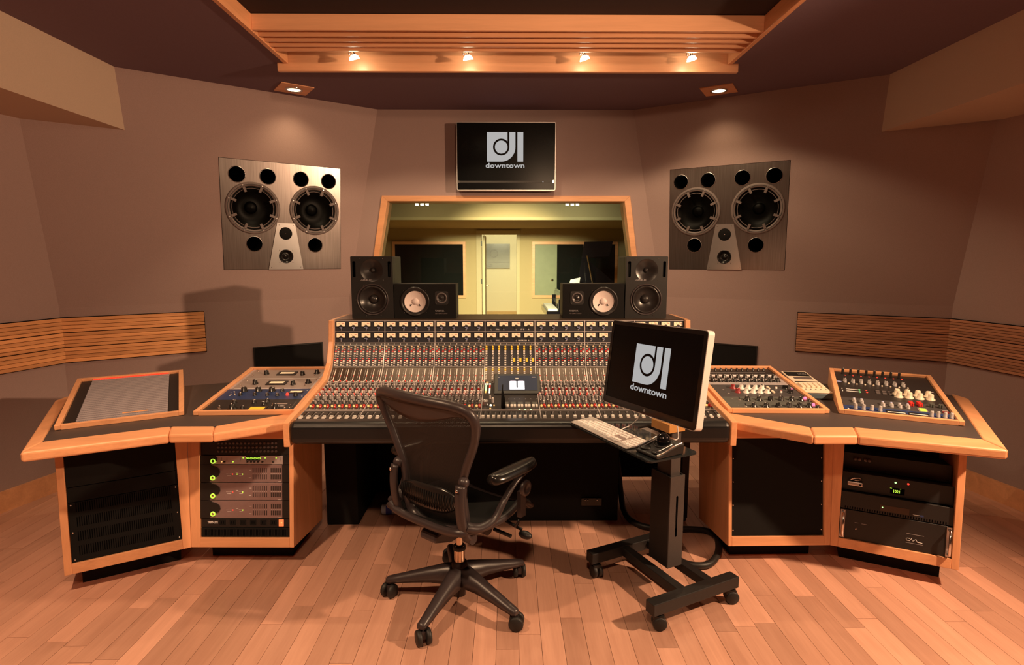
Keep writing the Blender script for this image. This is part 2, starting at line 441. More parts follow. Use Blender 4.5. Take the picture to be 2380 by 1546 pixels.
def knob_mesh(r, h, m, style='round', cap=None):
    key = (r, h, m, style, cap)
    if key not in KN:
        mb = MB()
        if style == 'round':
            mb.lathe([(r, 0), (r, h * 0.15), (r * 0.86, h * 0.2), (r * 0.78, h * 0.95), (r * 0.68, h), (0, h)], m, n=14)
            if cap: mb.lathe([(r * 0.55, h), (r * 0.55, h * 1.02), (0, h * 1.02)], cap, n=12)
            mb.box((0, r * 0.4, h * 1.02), (r * 0.14, r * 0.6, h * 0.06), 'print_white')
        elif style == 'skirt':
            mb.lathe([(r * 1.25, 0), (r * 1.2, h * 0.12), (r * 0.8, h * 0.25), (r * 0.7, h * 0.92), (r * 0.6, h), (0, h)], m, n=14)
            if cap: mb.lathe([(r * 0.5, h), (r * 0.5, h * 1.03), (0, h * 1.03)], cap, n=12)
            mb.box((0, r * 0.35, h * 1.02), (r * 0.14, r * 0.5, h * 0.06), 'print_white')
        elif style == 'pointer':
            mb.lathe([(r, 0), (r, h * 0.3), (0, h * 0.3)], m, n=14)
            mb.box((0, 0, h * 0.6), (r * 0.5, r * 2.0, h * 0.8), m)
        elif style == 'lobe':
            mb.lathe([(r * 0.7, 0), (r * 0.65, h), (0, h)], m, n=12)
            for k in range(4):
                a = PI / 4 + k * PI / 2
                mb.cyl((r * 0.55 * math.cos(a), r * 0.55 * math.sin(a), 0.2 * h), (r * 0.55 * math.cos(a), r * 0.55 * math.sin(a), h * 1.02), r * 0.38, m, 8)
        elif style == 'box':
            mb.box((0, 0, h / 2), (r * 2, r * 2, h), m)
        elif style == 'toggle':
            mb.lathe([(r, 0), (r, h * 0.2), (0, h * 0.2)], 'chrome', n=10)
            mb.cyl((0, 0, 0.1 * h), (0, r * 0.8, h), r * 0.3, m, 8, r1=r * 0.5)
        KN[key] = mesh_of('knob', mb)
    return KN[key]
def knob(parent, F, x, y, r, h, m, style='round', cap=None, name='knob', rot=None):
    a = random.uniform(-2, 2) if rot is None else rot
    return inst(name, knob_mesh(r, h, m, style, cap), parent, F @ TR(x, y, 0) @ RZ(a))
# ------------------------------------------------------------------ room shell
ZC, ZS = 2.808, 1.2313
SL, CL, TLc, KL = V(-1.385, 4.9, ZS), V(-3.017, 3.768, ZS), V(-1.091, 4.9, ZC), V(-3.016, 3.565, ZC)
SR, CR, TRc, KR = V(1.356, 4.9, ZS), V(3.111, 3.858, ZS), V(1.065, 4.9, ZC), V(3.159, 3.656, ZC)
def slab(q, off, m, mb=None):
    mb = mb or MB(); off = Vector(off); q = [Vector(p) for p in q]
    n = (q[1] - q[0]).cross(q[2] - q[0])
    if n.dot(off) > 0: q = q[::-1]
    vs = q + [p + off for p in q]; k = len(q)
    fs = [tuple(range(k))] + [tuple(range(2 * k - 1, k - 1, -1))] + [(i, k + i, k + (i + 1) % k, (i + 1) % k) for i in range(k)]
    return mb.add(vs, fs, m)
def dn(p, z): return V(p.x, p.y, z)
def upper_frame(S, C, T, o):
    u = (S - C).normalized() if C.x < S.x else (C - S).normalized()
    w = T - S
    F = fr_mat(o, u, w)
    p = Vector(o) - S; n = Vector((F[0][2], F[1][2], F[2][2]))
    F.translation = Vector(o) - n * p.dot(n)
    return F
SPEAKER_FRAME = {'left': upper_frame(SL, CL, TLc, (-2.174, 4.321, 1.476)), 'right': upper_frame(SR, CR, TRc, (1.400, 4.848, 1.472))}
# front wall with a trapezoid window opening
WF = fr_mat((0, 4.9, 0), (1, 0, 0), (0, 0, 1))
WB, WT = 0.98, 2.099
wl = lambda z: -1.073 - 0.17 * (WT - z)
wr = lambda z: 1.056 + 0.14 * (WT - z)
mb = MB()
ZT = ZC + 0.1
mb.prism([(-1.40, 0), (1.40, 0), (1.40, WB), (-1.40, WB)], -0.28, 0, 'wall_fabric', WF)
mb.prism([(-1.40, WT), (1.40, WT), (1.40, ZT), (-1.40, ZT)], -0.28, 0, 'wall_fabric', WF)
mb.prism([(-1.40, WB), (wl(WB), WB), (wl(WT), WT), (-1.40, WT)], -0.28, 0, 'wall_fabric', WF)
mb.prism([(1.40, WB), (wr(WB), WB), (wr(WT), WT), (1.40, WT)], -0.28, 0, 'wall_fabric', WF)
struct('wall_front', mb, 'taupe fabric front wall around the control room window')
for nm, S, C, T, K, sx, far in (('left', SL, CL, TLc, KL, -1, V(-4.78, -3, 0)), ('right', SR, CR, TRc, KR, 1, V(4.285, -3, 0))):
    out = V(sx * 0.567, 0.817, 0) * 0.12
    mb = slab([dn(S, 0), dn(C, 0), C, S], out, 'wall_fabric')
    SPK_F = SPEAKER_FRAME[nm]; Fi = SPK_F.inverted()
    poly = [tuple((Fi @ p)[:2]) for p in (S, C, K, T)]
    plate(mb, poly, [[(0, 0), (0.905, 0), (0.905, 0.832), (0, 0.832)]], -0.12, 0, 'wall_fabric', SPK_F)
    struct('wall_%s_angled' % nm, mb, 'taupe fabric angled wall holding the %s main speaker' % nm)
    out = V(sx * 0.15, 0, 0)
    F0 = V(far.x, far.y, ZS); F1 = V(far.x + -sx * 0.03, far.y, ZC)
    mb = slab([dn(C, 0), dn(far, 0), F0, C], out, 'wall_fabric')
    slab([C, F0, F1, K], out, 'wall_fabric', mb)
    struct('wall_%s' % nm, mb, 'taupe fabric %s side wall' % nm)
    # baseboard along side wall
    d = (dn(far, 0) - dn(C, 0)).normalized(); inn = V(-d.y, d.x, 0) * (1 if sx > 0 else -1)
    if inn.x * sx > 0: inn = -inn
    a, b = dn(C, 0), dn(C, 0) + d * 5.0
    mb = slab([a, b, b + V(0, 0, 0.13), a + V(0, 0, 0.13)], inn * 0.018, 'maple')
    struct('baseboard_%s' % nm, mb, 'maple baseboard along the %s wall' % nm)
    # hanging bulkhead
    zb = 2.42 if sx < 0 else 2.44; xf = -2.575 if sx < 0 else 2.615
    ye = 3.95 if sx < 0 else 4.02
    poly = [(xf, ye), (sx * 3.25, ye - 0.42), (far.x, -3.0), (xf, -3.0)]
    mb = MB().prism(poly, zb, ZC + 0.02, 'bulkhead_fabric')
    struct('trim_bulkhead_%s' % nm, mb, 'fabric covered bulkhead under the ceiling on the %s side' % nm)
mb = MB().b2((-5, -3.15, 0), (5, -3.0, ZT), 'wall_fabric')
struct('wall_rear', mb, 'taupe fabric rear wall')
# ceiling with a recessed opening for the wooden cloud
CX0, CX1, CY0, CY1 = -1.43, 1.45, -1.5, 3.80
mb = MB()
mb.b2((-5, CY1, ZC), (5, 5.3, ZC + 0.15), 'ceiling_paint')
mb.b2((-5, -3.1, ZC), (CX0, CY1, ZC + 0.15), 'ceiling_paint')
mb.b2((CX1, -3.1, ZC), (5, CY1, ZC + 0.15), 'ceiling_paint')
mb.b2((CX0, -3.1, ZC), (CX1, CY0, ZC + 0.15), 'ceiling_paint')
struct('ceiling', mb, 'dark brown ceiling')
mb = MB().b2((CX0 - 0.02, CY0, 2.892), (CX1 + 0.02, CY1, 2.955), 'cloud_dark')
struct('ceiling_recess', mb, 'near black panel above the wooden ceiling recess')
# floor
mb = MB().b2((-5, -3.1, -0.06), (5, 5.2, -0.021), 'floor_maple')
floor = struct('floor', mb, 'maple strip floor')
PW, PX = 0.0922, -0.231
me_plank = mesh_of('plank', MB().box((0, 0, 0), (1, 1, 1), 'floor_maple'))
planks = []
k0, k1 = int((-3.4 - PX) / PW), int((3.4 - PX) / PW)
for k in range(k0, k1 + 1):
    x = PX + (k + 0.5) * PW
    y = -3.0 + random.uniform(0, 0.9)
    if y > -3.0: planks.append((x, -3.0, y))
    while y < 4.88:
        L = random.choice((0.35, 0.5, 0.65, 0.8, 1.0, 1.2)) * random.uniform(0.85, 1.15)
        y2 = min(4.88, y + L); planks.append((x, y, y2)); y = y2
def shown(p):
    x, a, b = p; ym = max(b, 1.95)
    if b < 1.95 or abs(x) > 0.95 * b + 0.2: return 0
    if a > 3.15 and abs(x) < 1.0: return 0.0
    if a > 3.9: return 0
    return (b - max(a, 1.9)) / ym ** 1.7
planks.sort(key=shown, reverse=True)
mb = MB()
for i, (x, a, b) in enumerate(planks):
    wob = random.uniform(-0.0004, 0.0004)
    if i < 298:
        inst('plank', me_plank, floor, TR(x, (a + b) / 2, -0.0105 + wob) @ Matrix.Diagonal((PW - 0.0016, b - a - 0.0016, 0.021, 1)))
    else:
        mb.box((x, (a + b) / 2, -0.0105 + wob), (PW - 0.0016, b - a - 0.0016, 0.021), 'floor_maple')
obj('plank_field', mb, floor, kind='stuff')

# ------------------------------------------------------------------ control room window
w1 = struct('window_1', None, 'trapezoid control room window in a maple frame')
FW = 0.047
def frame_bar(poly):
    return obj('window_frame', MB().prism(poly, -0.20, 0.012, 'maple', WF), w1, bev=0.002)
frame_bar([(wl(WT), WT), (wr(WT), WT), (wr(WT) - FW, WT - FW), (wl(WT) + FW, WT - FW)])
frame_bar([(wl(WB), WB), (wl(WT), WT), (wl(WT) + FW, WT - FW), (wl(WB) + FW, WB + FW)])
frame_bar([(wr(WB), WB), (wr(WT), WT), (wr(WT) - FW, WT - FW), (wr(WB) - FW, WB + FW)])
frame_bar([(wl(WB), WB), (wr(WB), WB), (wr(WB) - FW, WB + FW), (wl(WB) + FW, WB + FW)])
inner = [(wl(WT) + FW, WT - FW), (wr(WT) - FW, WT - FW), (wr(WB) - FW, WB + FW), (wl(WB) + FW, WB + FW)]
obj('pane', MB().prism(inner, -0.100, -0.090, 'window_glass', WF), w1)

# ------------------------------------------------------------------ wooden cloud in the ceiling
cl = thing('ceiling_cloud', 'maple louvre frame around the ceiling recess above the console', 'ceiling grille', (0, 3.3, 2.76))
Zb, Zt = 2.800, 2.890
obj('side_board', MB().b2((CX0, CY0, Zb), (CX0 + 0.028, 3.775, Zt), 'maple_y'), cl, bev=0.002)
obj('side_board', MB().b2((CX1 - 0.028, CY0, Zb), (CX1, 3.775, Zt), 'maple_y'), cl, bev=0.002)
obj('fascia_board', MB().b2((CX0 + 0.028, 3.262, 2.806), (CX1 - 0.028, 3.282, Zt), 'cloud_maple'), cl, bev=0.002)
for yy in (3.345, 3.42, 3.495, 3.57):
    obj('louvre_slat', MB().b2((CX0 + 0.028, yy, 2.806), (CX1 - 0.028, yy + 0.02, Zt), 'cloud_maple'), cl, bev=0.002)
obj('lamp_beam', MB().b2((-1.475, 3.78, 2.756), (1.495, 3.812, 2.891), 'cloud_maple'), cl, bev=0.003)
where = ('leftmost', 'second from left', 'third from left', 'rightmost')
for i, (x, tx) in enumerate(((-0.955, 0.25), (-0.246, 0.15), (0.478, 0.35), (1.148, 0.35))):
    t = thing('spot_lamp', 'small lit halogen spot under the maple beam, %s of four' % where[i], 'spot lamp', (x, 3.66, 2.78), 'halogen spots on the ceiling beam')
    F = wm(t)
    q = Vector((tx, 0.35, -1)).to_track_quat('Z', 'X').to_matrix().to_4x4()
    G = F @ TR(0, 0, 0.035) @ q
    obj('bracket', MB().cyl((-0.012, 0, 0.045), (-0.012, 0, 0.112), 0.006, 'chrome', 10).tube([(-0.012, 0, 0.06), (-0.026, 0, 0.05), (-0.024, 0, 0.035)], 0.004, 'chrome', 6), t, F)
    obj('socket', MB().lathe([(0.009, -0.03), (0.011, -0.012), (0.012, 0)], 'chrome', n=14), t, G)
    obj('reflector', MB().lathe([(0.012, 0), (0.026, 0.012), (0.032, 0.028), (0.030, 0.028), (0.022, 0.012), (0.0, 0.004)], 'lamp_glow', n=20), t, G)
    spot_light('spot_lamp_light', F @ V(tx * 0.04, 0.016, -0.012), F @ V(tx * 0.5, 0.2, -1), 30, 120, 0.25, 0.02, (1, 0.72, 0.42))
for i, (x, y, a, sd) in enumerate(((-1.575, 4.33, math.radians(35), 'left'), (1.575, 4.33, math.radians(-31), 'right'))):
    F = TR(x, y, ZC) @ RZ(a)
    t = thing('downlight', 'square copper plate downlight glowing above the %s main speaker' % sd, 'downlight', F, 'recessed downlights')
    obj('trim_plate', MB().b2((-0.115, -0.115, -0.006), (0.115, 0.115, 0.0), 'panel_bronze' if False else 'maple'), t, F)
    obj('trim_ring', MB().lathe([(0.062, -0.006), (0.062, -0.012), (0.050, -0.014), (0.047, -0.006)], 'chrome', n=28), t, F)
    obj('lens', MB().lathe([(0.0, -0.009), (0.047, -0.009), (0.047, -0.0065)], 'downlight_glow', n=24), t, F)
    spot_light('downlight_light', (x, y, ZC - 0.03), (x * 1.03, y + 0.06, 0), 10, 125, 0.9, 0.04, (1, 0.70, 0.38))

# ------------------------------------------------------------------ wall slat panels, black wall panels
def slat_panel(F, L, n, m, label, gaps=(4, 8)):
    t = thing('slat_panel', label, 'wall panel', F, 'wooden slat panels on the walls')
    obj('backing', MB().b2((-0.004, -0.004, 0.0), (L + 0.004, 0.309, 0.004), 'void_black'), t, F)
    p = 0.305 / n
    for i in range(n):
        g = 0.0016 + (0.003 if i in gaps else 0)
        obj('slat', MB().b2((0, i * p + g, 0.004), (L, (i + 1) * p - 0.001, 0.016 + random.uniform(-.0008, .0008)), m), t, F, bev=0.0012, seg=1)
uL = (SL - CL).normalized(); uR = (CR - SR).normalized()
nmL = V(uL.y, -uL.x, 0); nmR = V(uR.y, -uR.x, 0)
slat_panel(fr_mat(dn(CL, 0.858) + uL * 0.004 + nmL * 0.002, uL, (0, 0, 1)), 0.85, 12, 'slat_oak', 'orange oak slat panel on the left angled wall above the patchbay desk')
slat_panel(fr_mat(dn(CR, 0.838) - uR * 0.96 + nmR * 0.002, uR, (0, 0, 1)), 0.955, 16, 'slat_cedar', 'reddish brown slat panel on the right angled wall above the mixer desk', (5, 10))
dL = (V(-4.78, -3, 0) - dn(CL, 0)).normalized(); dR = (V(4.285, -3, 0) - dn(CR, 0)).normalized()
slat_panel(fr_mat(dn(CL, 0.858) + dL * 1.205 + V(0.004, 0, 0), -dL, (0, 0, 1)), 1.2, 12, 'slat_oak', 'orange oak slat panel on the left side wall at the photo edge')
slat_panel(fr_mat(dn(CR, 0.838) + dR * 0.004 + V(-0.004, 0, 0), dR, (0, 0, 1)), 1.2, 16, 'slat_cedar', 'reddish brown slat panel on the right side wall at the photo edge', (5, 10))
def wall_port(F, L, label):
    t = thing('wall_port', label, 'wall panel', F, 'black panels low on the angled walls')
    obj('panel', MB().b2((0.01, 0.0, 0.001), (L - 0.01, 0.27, 0.010), 'black_matte'), t, F)
    fm = MB().b2((0, 0.27, 0.001), (L, 0.28, 0.014), 'black')
    fm.b2((0, 0, 0.001), (0.01, 0.27, 0.014), 'black').b2((L - 0.01, 0, 0.001), (L, 0.27, 0.014), 'black')
    obj('frame', fm, t, F)
wall_port(fr_mat(V(-2.043, 4.443, 0.575) + nmL * 0.001, uL, (0, 0, 1)), 0.55, 'black rectangular wall panel behind the left outboard rack')
wall_port(fr_mat(V(1.60, 4.755, 0.575) + nmR * 0.001, uR, (0, 0, 1)), 0.52, 'black rectangular wall panel behind the computer monitor on the right')

# ------------------------------------------------------------------ live room beyond the glass
mb = MB().b2((-4, 5.18, -0.06), (4, 12, 0), 'corridor_floor')
struct('floor_live_room', mb, 'wooden floor of the live room')
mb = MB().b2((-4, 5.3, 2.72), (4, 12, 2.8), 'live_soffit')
struct('ceiling_live_room', mb, 'ceiling of the live room')
mb = MB().b2((-4.1, 5.18, 0), (-4, 12, 2.72), 'live_wall'); struct('wall_live_left', mb, 'side wall of the live room')
mb = MB().b2((4, 5.18, 0), (4.1, 12, 2.72), 'live_wall'); struct('wall_live_right', mb, 'side wall of the live room')
mb = MB()
D0, D1, DT = -0.547, 0.201, 2.093
mb.b2((-4, 12, 0), (D0, 12.15, 2.72), 'live_wall').b2((D1, 12, 0), (4, 12.15, 2.72), 'live_wall').b2((D0, 12, DT), (D1, 12.15, 2.72), 'live_wall')
struct('wall_live_far', mb, 'cream far wall of the live room')
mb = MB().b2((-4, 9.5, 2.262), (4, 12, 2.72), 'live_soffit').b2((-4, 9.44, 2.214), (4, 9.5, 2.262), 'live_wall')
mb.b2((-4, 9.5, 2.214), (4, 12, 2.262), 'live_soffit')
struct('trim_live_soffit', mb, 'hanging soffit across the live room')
d1 = struct('door_1', None, 'open doorway in the far wall of the live room')
obj('door_frame', MB().b2((D0 - 0.11, 11.97, 0), (D0, 12.0, 2.174), 'live_trim'), d1)
obj('door_frame', MB().b2((D1, 11.97, 0), (D1 + 0.065, 12.0, 2.174), 'live_trim'), d1)
obj('door_frame', MB().b2((D0, 11.97, DT), (D1, 12.0, 2.174), 'live_trim'), d1)
leaf = obj('door_leaf', MB().b2((D0 + 0.02, 12.16, 0.01), (D0 + 0.065, 12.9, 2.08), 'corridor_wall'), d1)
obj('handle', MB().cyl((D0 + 0.065, 12.84, 0.97), (D0 + 0.12, 12.84, 0.97), 0.018, 'brass_chrome', 10).cyl((D0 + 0.11, 12.84, 0.97), (D0 + 0.11, 12.72, 0.965), 0.012, 'brass_chrome', 8), leaf)
for z in (0.25, 1.1, 1.9):
    obj('hinge', MB().b2((D0 - 0.012, 11.955, z - 0.05), (D0 + 0.012, 11.975, z + 0.05), 'black'), d1)
mb = MB().b2((-1.4, 17, 0), (1.2, 17.1, 2.8), 'corridor_wall').b2((-1.40, 12.15, 0), (-1.4, 17, 2.8), 'corridor_wall').b2((1.2, 12.15, 0), (1.3, 17, 2.8), 'corridor_wall')
struct('wall_corridor', mb, 'pale corridor wall seen through the doorway')
struct('floor_corridor', MB().b2((-1.4, 12.0, -0.06), (1.2, 17, 0), 'corridor_floor'), 'corridor floor')
struct('ceiling_corridor', MB().b2((-1.4, 12.15, 2.75), (1.2, 17, 2.8), 'corridor_wall'), 'corridor ceiling')
tp = thing('metal_poster', 'square grey metal plaque hanging on the corridor wall beyond the doorway', 'plaque', (-0.29, 16.97, 1.305))
obj('plate', MB().b2((-0.66, 16.965, 1.305), (0.077, 16.985, 2.04), 'poster_metal'), tp)
rg = MB(); PF = fr_mat((-0.40, 16.964, 1.75), (1, 0, 0), (0, 0, 1))
rg.lathe([(0.115, 0), (0.115, 0.004), (0.106, 0.004), (0.106, 0)], 'print_grey', PF, 28)
rg.b2((-0.65, 16.961, 1.48), (0.067, 16.965, 1.488), 'print_grey')
obj('engraving', rg, tp)
text('lettering', 'CO', 0.11, fr_mat((-0.63, 16.962, 1.36), (1, 0, 0), (0, 0, 1)), tp, 'print_grey', 'LEFT')
def booth_window(n, x0, x1, label, split=None):
    w = struct('window_%d' % n, None, label)
    z0, z1, fw = 0.75, 1.94, 0.055
    obj('window_frame', MB().b2((x0, 11.95, z1 - fw), (x1, 12.0, z1), 'maple'), w)
    obj('window_frame', MB().b2((x0, 11.95, z0), (x0 + fw, 12.0, z1 - fw), 'maple'), w)
    obj('window_frame', MB().b2((x1 - fw, 11.95, z0), (x1, 12.0, z1 - fw), 'maple'), w)
    obj('window_frame', MB().b2((x0 + fw, 11.95, z0), (x1 - fw, 12.0, z0 + fw), 'maple'), w)
    a = x0 + fw
    if split:
        obj('booth_door', MB().b2((a, 11.978, z0 + fw), (split, 11.99, z1 - fw), 'booth_door').sphere((split - 0.1, 11.965, 1.13), 0.03, 'chrome'), w); a = split
    obj('pane', MB().b2((a, 11.975, z0 + fw), (x1 - fw, 11.985, z1 - fw), 'dark_glass'), w)
booth_window(2, -2.437, -0.886, 'dark booth window left of the doorway')
booth_window(3, 0.531, 2.35, 'booth window behind the grand piano', 1.06)
for i, x in enumerate((-1.24, 0.95)):
    t = thing('track_light', ('lit three lamp ceiling fixture seen at the top left of the window' if i == 0 else 'lit three lamp ceiling fixture seen at the top right of the window'), 'ceiling light', (x, 8.3, 2.36), 'live room ceiling lights')
    obj('housing', MB().b2((x - 0.14, 8.25, 2.39), (x + 0.14, 8.35, 2.42), 'black').cyl((x, 8.3, 2.42), (x, 8.3, 2.72), 0.01, 'chrome'), t)
    for k in (-1, 0, 1):
        obj('lamp', MB().lathe([(0, 0), (0.022, 0), (0.022, 0.05)], 'live_lamp_glow', TR(x + k * 0.075, 8.3, 2.345), 14), t)
# grand piano
pf = TR(1.6, 9.9, 0)
pn = thing('grand_piano', 'black grand piano with raised lid seen through the control room window', 'piano', pf)
out = [(0.92, 9.35)] + [(0.92 + 1.75 * (1 - math.cos(a)) / 2 * 1.0, 9.35 + 0.28 * math.sin(a * 1.6) * 0.3) for a in [0.4, 0.9, 1.4, 1.9, 2.4, 2.9]]
case = [(0.92, 9.35), (1.40, 9.36), (1.9, 9.5), (2.2, 9.8), (2.45, 9.95), (2.62, 10.2), (2.55, 10.6), (2.2, 10.75), (0.92, 10.8)]
obj('case', MB().prism(case, 0.66, 1.02, 'piano_black'), pn, bev=0.01)
LF = fr_mat((0, 9.85, 1.02), (1, 0, 0), (0, 0.35, 1))
obj('lid', MB().prism([(1.24, 0.12), (1.385, 0.9), (1.90, 0.91), (1.82, 0.62), (1.40, 0.595), (2.02, 0.02), (1.22, 0.02)], 0, 0.03, 'piano_black', LF), pn, bev=0.004)
obj('lid_prop', MB().cyl((1.47, 9.42, 1.0), (1.40, 9.85, 1.63), 0.012, 'brass_chrome', 8), pn)
kb = obj('key_bed', MB().b2((0.66, 9.33, 0.60), (0.95, 10.78, 0.70), 'piano_black').b2((0.86, 9.33, 0.70), (0.96, 9.42, 0.90), 'piano_black').b2((0.86, 10.7, 0.70), (0.96, 10.78, 0.90), 'piano_black').b2((0.90, 9.33, 0.7), (0.96, 10.78, 0.98), 'piano_black'), pn, bev=0.01)
obj('white_keys', MB().b2((0.69, 9.42, 0.70), (0.85, 10.7, 0.735), 'white_plastic'), kb)
obj('music_desk', MB().prism([(0, 0), (0.62, 0), (0.58, 0.2), (0.04, 0.2)], 0, 0.012, 'piano_black', fr_mat((1.12, 9.75, 1.02), (0, 1, 0), (0.3, 0, 1))), pn)
for x, y in ((1.05, 9.5), (1.05, 10.6), (2.3, 10.35)):
    obj('leg', MB().cyl((x, y, 0.66), (x, y, 0.04), 0.06, 'piano_black', 12, r1=0.035).cyl((x, y, 0.04), (x, y, 0.0), 0.03, 'brass_chrome', 10), pn)
sh = obj('sheet_music', MB().prism([(0, 0), (0.19, 0.02), (0.23, 0.24), (0.06, 0.2)], 0, 0.003, 'print_white', fr_mat((1.03, 9.6, 1.022), (1, 0, 0), (0, 0.25, 1))))
tag(sh, 'white sheet of paper standing on the grand piano', 'paper')
# ------------------------------------------------------------------ soffit mounted main speakers
def main_speaker(F, label, holes):
    t = thing('main_speaker', label, 'speaker', F @ TR(0.45, 0, 0), 'soffit mounted main speakers')
    W, Hh = 0.905, 0.832
    ports, woofs, horn, discs = holes
    hl = [circ(x, y, 0.056, 24) for x, y in ports] + [circ(x, y, 0.168, 36) for x, y in woofs] + [circ(discs[0][0], discs[0][1], 0.05, 24), circ(discs[1][0], discs[1][1], 0.056, 24)]
    mb = MB(); plate(mb, [(0.003, 0.003), (W - 0.003, 0.003), (W - 0.003, Hh - 0.003), (0.003, Hh - 0.003)], hl, -0.03, 0.004, 'brushed_steel', None, 'black')
    obj('baffle', mb, t, F)
    obj('enclosure', MB().b2((0, 0, -0.185), (W, Hh, -0.17), 'void_black').b2((-0.02, -0.02, -0.17), (0, Hh + 0.02, -0.125), 'void_black').b2((W, -0.02, -0.17), (W + 0.02, Hh + 0.02, -0.125), 'void_black').b2((0, -0.02, -0.17), (W, 0, -0.125), 'void_black').b2((0, Hh, -0.17), (W, Hh + 0.02, -0.125), 'void_black'), t, F)
    for x, y in ports:
        obj('port', MB().lathe([(0.061, 0.004), (0.061, 0.006), (0.056, 0.0065), (0.0555, -0.15), (0, -0.16)], 'void_black', TR(x, y, 0), 28), t, F)
        # thin bright lip of the port tube
        obj('port_lip', MB().lathe([(0.0605, 0.0045), (0.0602, 0.0068), (0.0575, 0.0072)], 'aluminium', TR(x, y, 0), 32), t, F)
    for x, y in woofs:
        G = F @ TR(x, y, 0.004)
        w = obj('woofer', MB().lathe([(0.166, -0.006), (0.156, -0.002), (0.148, -0.008), (0.05, -0.10), (0.045, -0.09), (0.03, -0.082), (0, -0.08)], 'cone_deep', None, 40), t, G)
        rg = MB().lathe([(0.197, 0), (0.197, 0.006), (0.192, 0.010), (0.168, 0.010), (0.165, 0.004), (0.165, -0.01)], 'speaker_ring', None, 40)
        rg.lathe([(0.181, 0.0102), (0.179, 0.0112), (0.177, 0.0102)], 'black', None, 40)
        obj('ring', rg, w, G)
        obj('edge_ring', MB().lathe([(0.152, -0.004), (0.1505, 0.0), (0.1475, 0.0), (0.1465, -0.006)], 'speaker_ring', None, 40), w, G)
        for k in range(8):
            a = PI / 8 + k * PI / 4
            c = MB().b2((0.128, -0.0095, 0.0), (0.170, 0.0095, 0.014), 'speaker_ring').cyl((0.182, 0, 0.008), (0.182, 0, 0.013), 0.004, 'aluminium', 8)
            obj('clamp', c, w, G @ RZ(a), bev=0.002)
    mb = MB(); plate(mb, horn, [circ(discs[0][0], discs[0][1], 0.05, 28), circ(discs[1][0], discs[1][1], 0.056, 28)], 0.004, 0.012, 'horn_plate')
    for x, y in [(horn[0][0] + 0.02, 0.02), (horn[1][0] - 0.02, 0.02), (horn[2][0] - 0.014, horn[2][1] - 0.014), (horn[3][0] + 0.014, horn[2][1] - 0.014), (discs[1][0] - 0.05, discs[1][1] + 0.05), (discs[1][0] + 0.05, discs[1][1] + 0.05), (discs[1][0] - 0.05, discs[1][1] - 0.05), (discs[1][0] + 0.05, discs[1][1] - 0.05)]:
        mb.cyl((x, y, 0.012), (x, y, 0.014), 0.003, 'chrome', 8)
    obj('horn_plate', mb, t, F)
    (x, y), (x2, y2) = discs
    obj('tweeter', MB().lathe([(0.05, 0.008), (0.046, 0.012), (0.0, 0.008)], 'black_matte', TR(x, y, 0), 28).sphere((x, y, 0.009), 0.004, 'chrome', 10), t, F)
    obj('midrange', MB().lathe([(0.056, 0.012), (0.053, 0.016), (0.048, 0.012), (0.034, -0.01), (0.026, -0.014), (0.018, -0.004), (0, 0.004)], 'chair_pad', TR(x2, y2, 0), 32), t, F)
main_speaker(SPEAKER_FRAME['left'], 'large steel faced main speaker in the left wall with two woofers', ([(0.119, .72), (.337, .72), (.585, .72), (.804, .72), (.224, .203), (.689, .201)], [(.224, .476), (.690, .48)], [(.322, 0.002), (.589, 0.002), (.531, .369), (.394, .369)], [(.457, .289), (.456, .107)]))
main_speaker(SPEAKER_FRAME['right'], 'large steel faced main speaker in the right wall with two woofers', ([(0.092, .725), (.308, .725), (.569, .726), (.797, .726), (.21, .204), (.687, .199)], [(.215, .479), (.688, .482)], [(.316, 0.002), (.589, 0.002), (.517, .369), (.378, .369)], [(.45, .287), (.453, .106)]))

# ------------------------------------------------------------------ logo and television
def logo(parent, M, w):
    """square letter mark and word; M: centre of the logo, x right, y up"""
    k = w / 730.0
    def P(x, y): return ((x - 1160) * k, (700 - y) * k)
    cx, cy = 1082, 640
    pts = [(795, 352), (1208, 352)]
    a0 = math.acos((1208 - cx) / 165.0)
    for i in range(49):
        a = a0 + (2 * PI - a0) * i / 48
        pts.append((cx + 165 * math.cos(a), cy - 165 * math.sin(a)))
    pts += [(1247, 352), (1367, 352)]
    for i in range(17):
        a = -PI / 2 * i / 16
        pts.append((cx + 285 * math.cos(a), cy - 285 * math.sin(a)))
    pts += [(795, 925)]
    mb = MB(); plate(mb, [P(*p) for p in pts], [], 0, 0.0006, 'logo_grey')
    mb.prism([P(*p) for p in circ(cx, cy, 127, 32)], 0, 0.0006, 'logo_grey')
    mb.prism([P(1408, 352), P(1525, 352), P(1525, 925), P(1408, 925)], 0, 0.0006, 'logo_grey')
    obj('logo', mb, parent, M)
    text('logo_word', 'downtown', 134 * k, M @ TR(-1 * k, (700 - 1044) * k, 0), parent, 'logo_grey', bold=2.6 * k, ext=0.0003, sx=1.36)
t = thing('wall_television', 'flat black television with silver edge hung above the window', 'television', (-0.008, 4.84, 2.13))
TF = fr_mat((-0.422, 4.80, 2.131), (1, 0, 0), (0, 0, 1))
TW, TH = 0.827, 0.553
def rrect(x0, y0, x1, y1, r, n=4):
    o = []
    for cx, cy, a in ((x1 - r, y1 - r, 0), (x0 + r, y1 - r, PI / 2), (x0 + r, y0 + r, PI), (x1 - r, y0 + r, 1.5 * PI)):
        for i in range(n + 1):
            o.append((cx + r * math.cos(a + PI / 2 * i / n), cy + r * math.sin(a + PI / 2 * i / n)))
    return o
mb = MB(); plate(mb, rrect(0, 0, TW, TH, 0.012), [rrect(0.006, 0.006, TW - 0.006, TH - 0.006, 0.008)], -0.07, 0.004, 'aluminium')
obj('bezel', mb, t, TF)
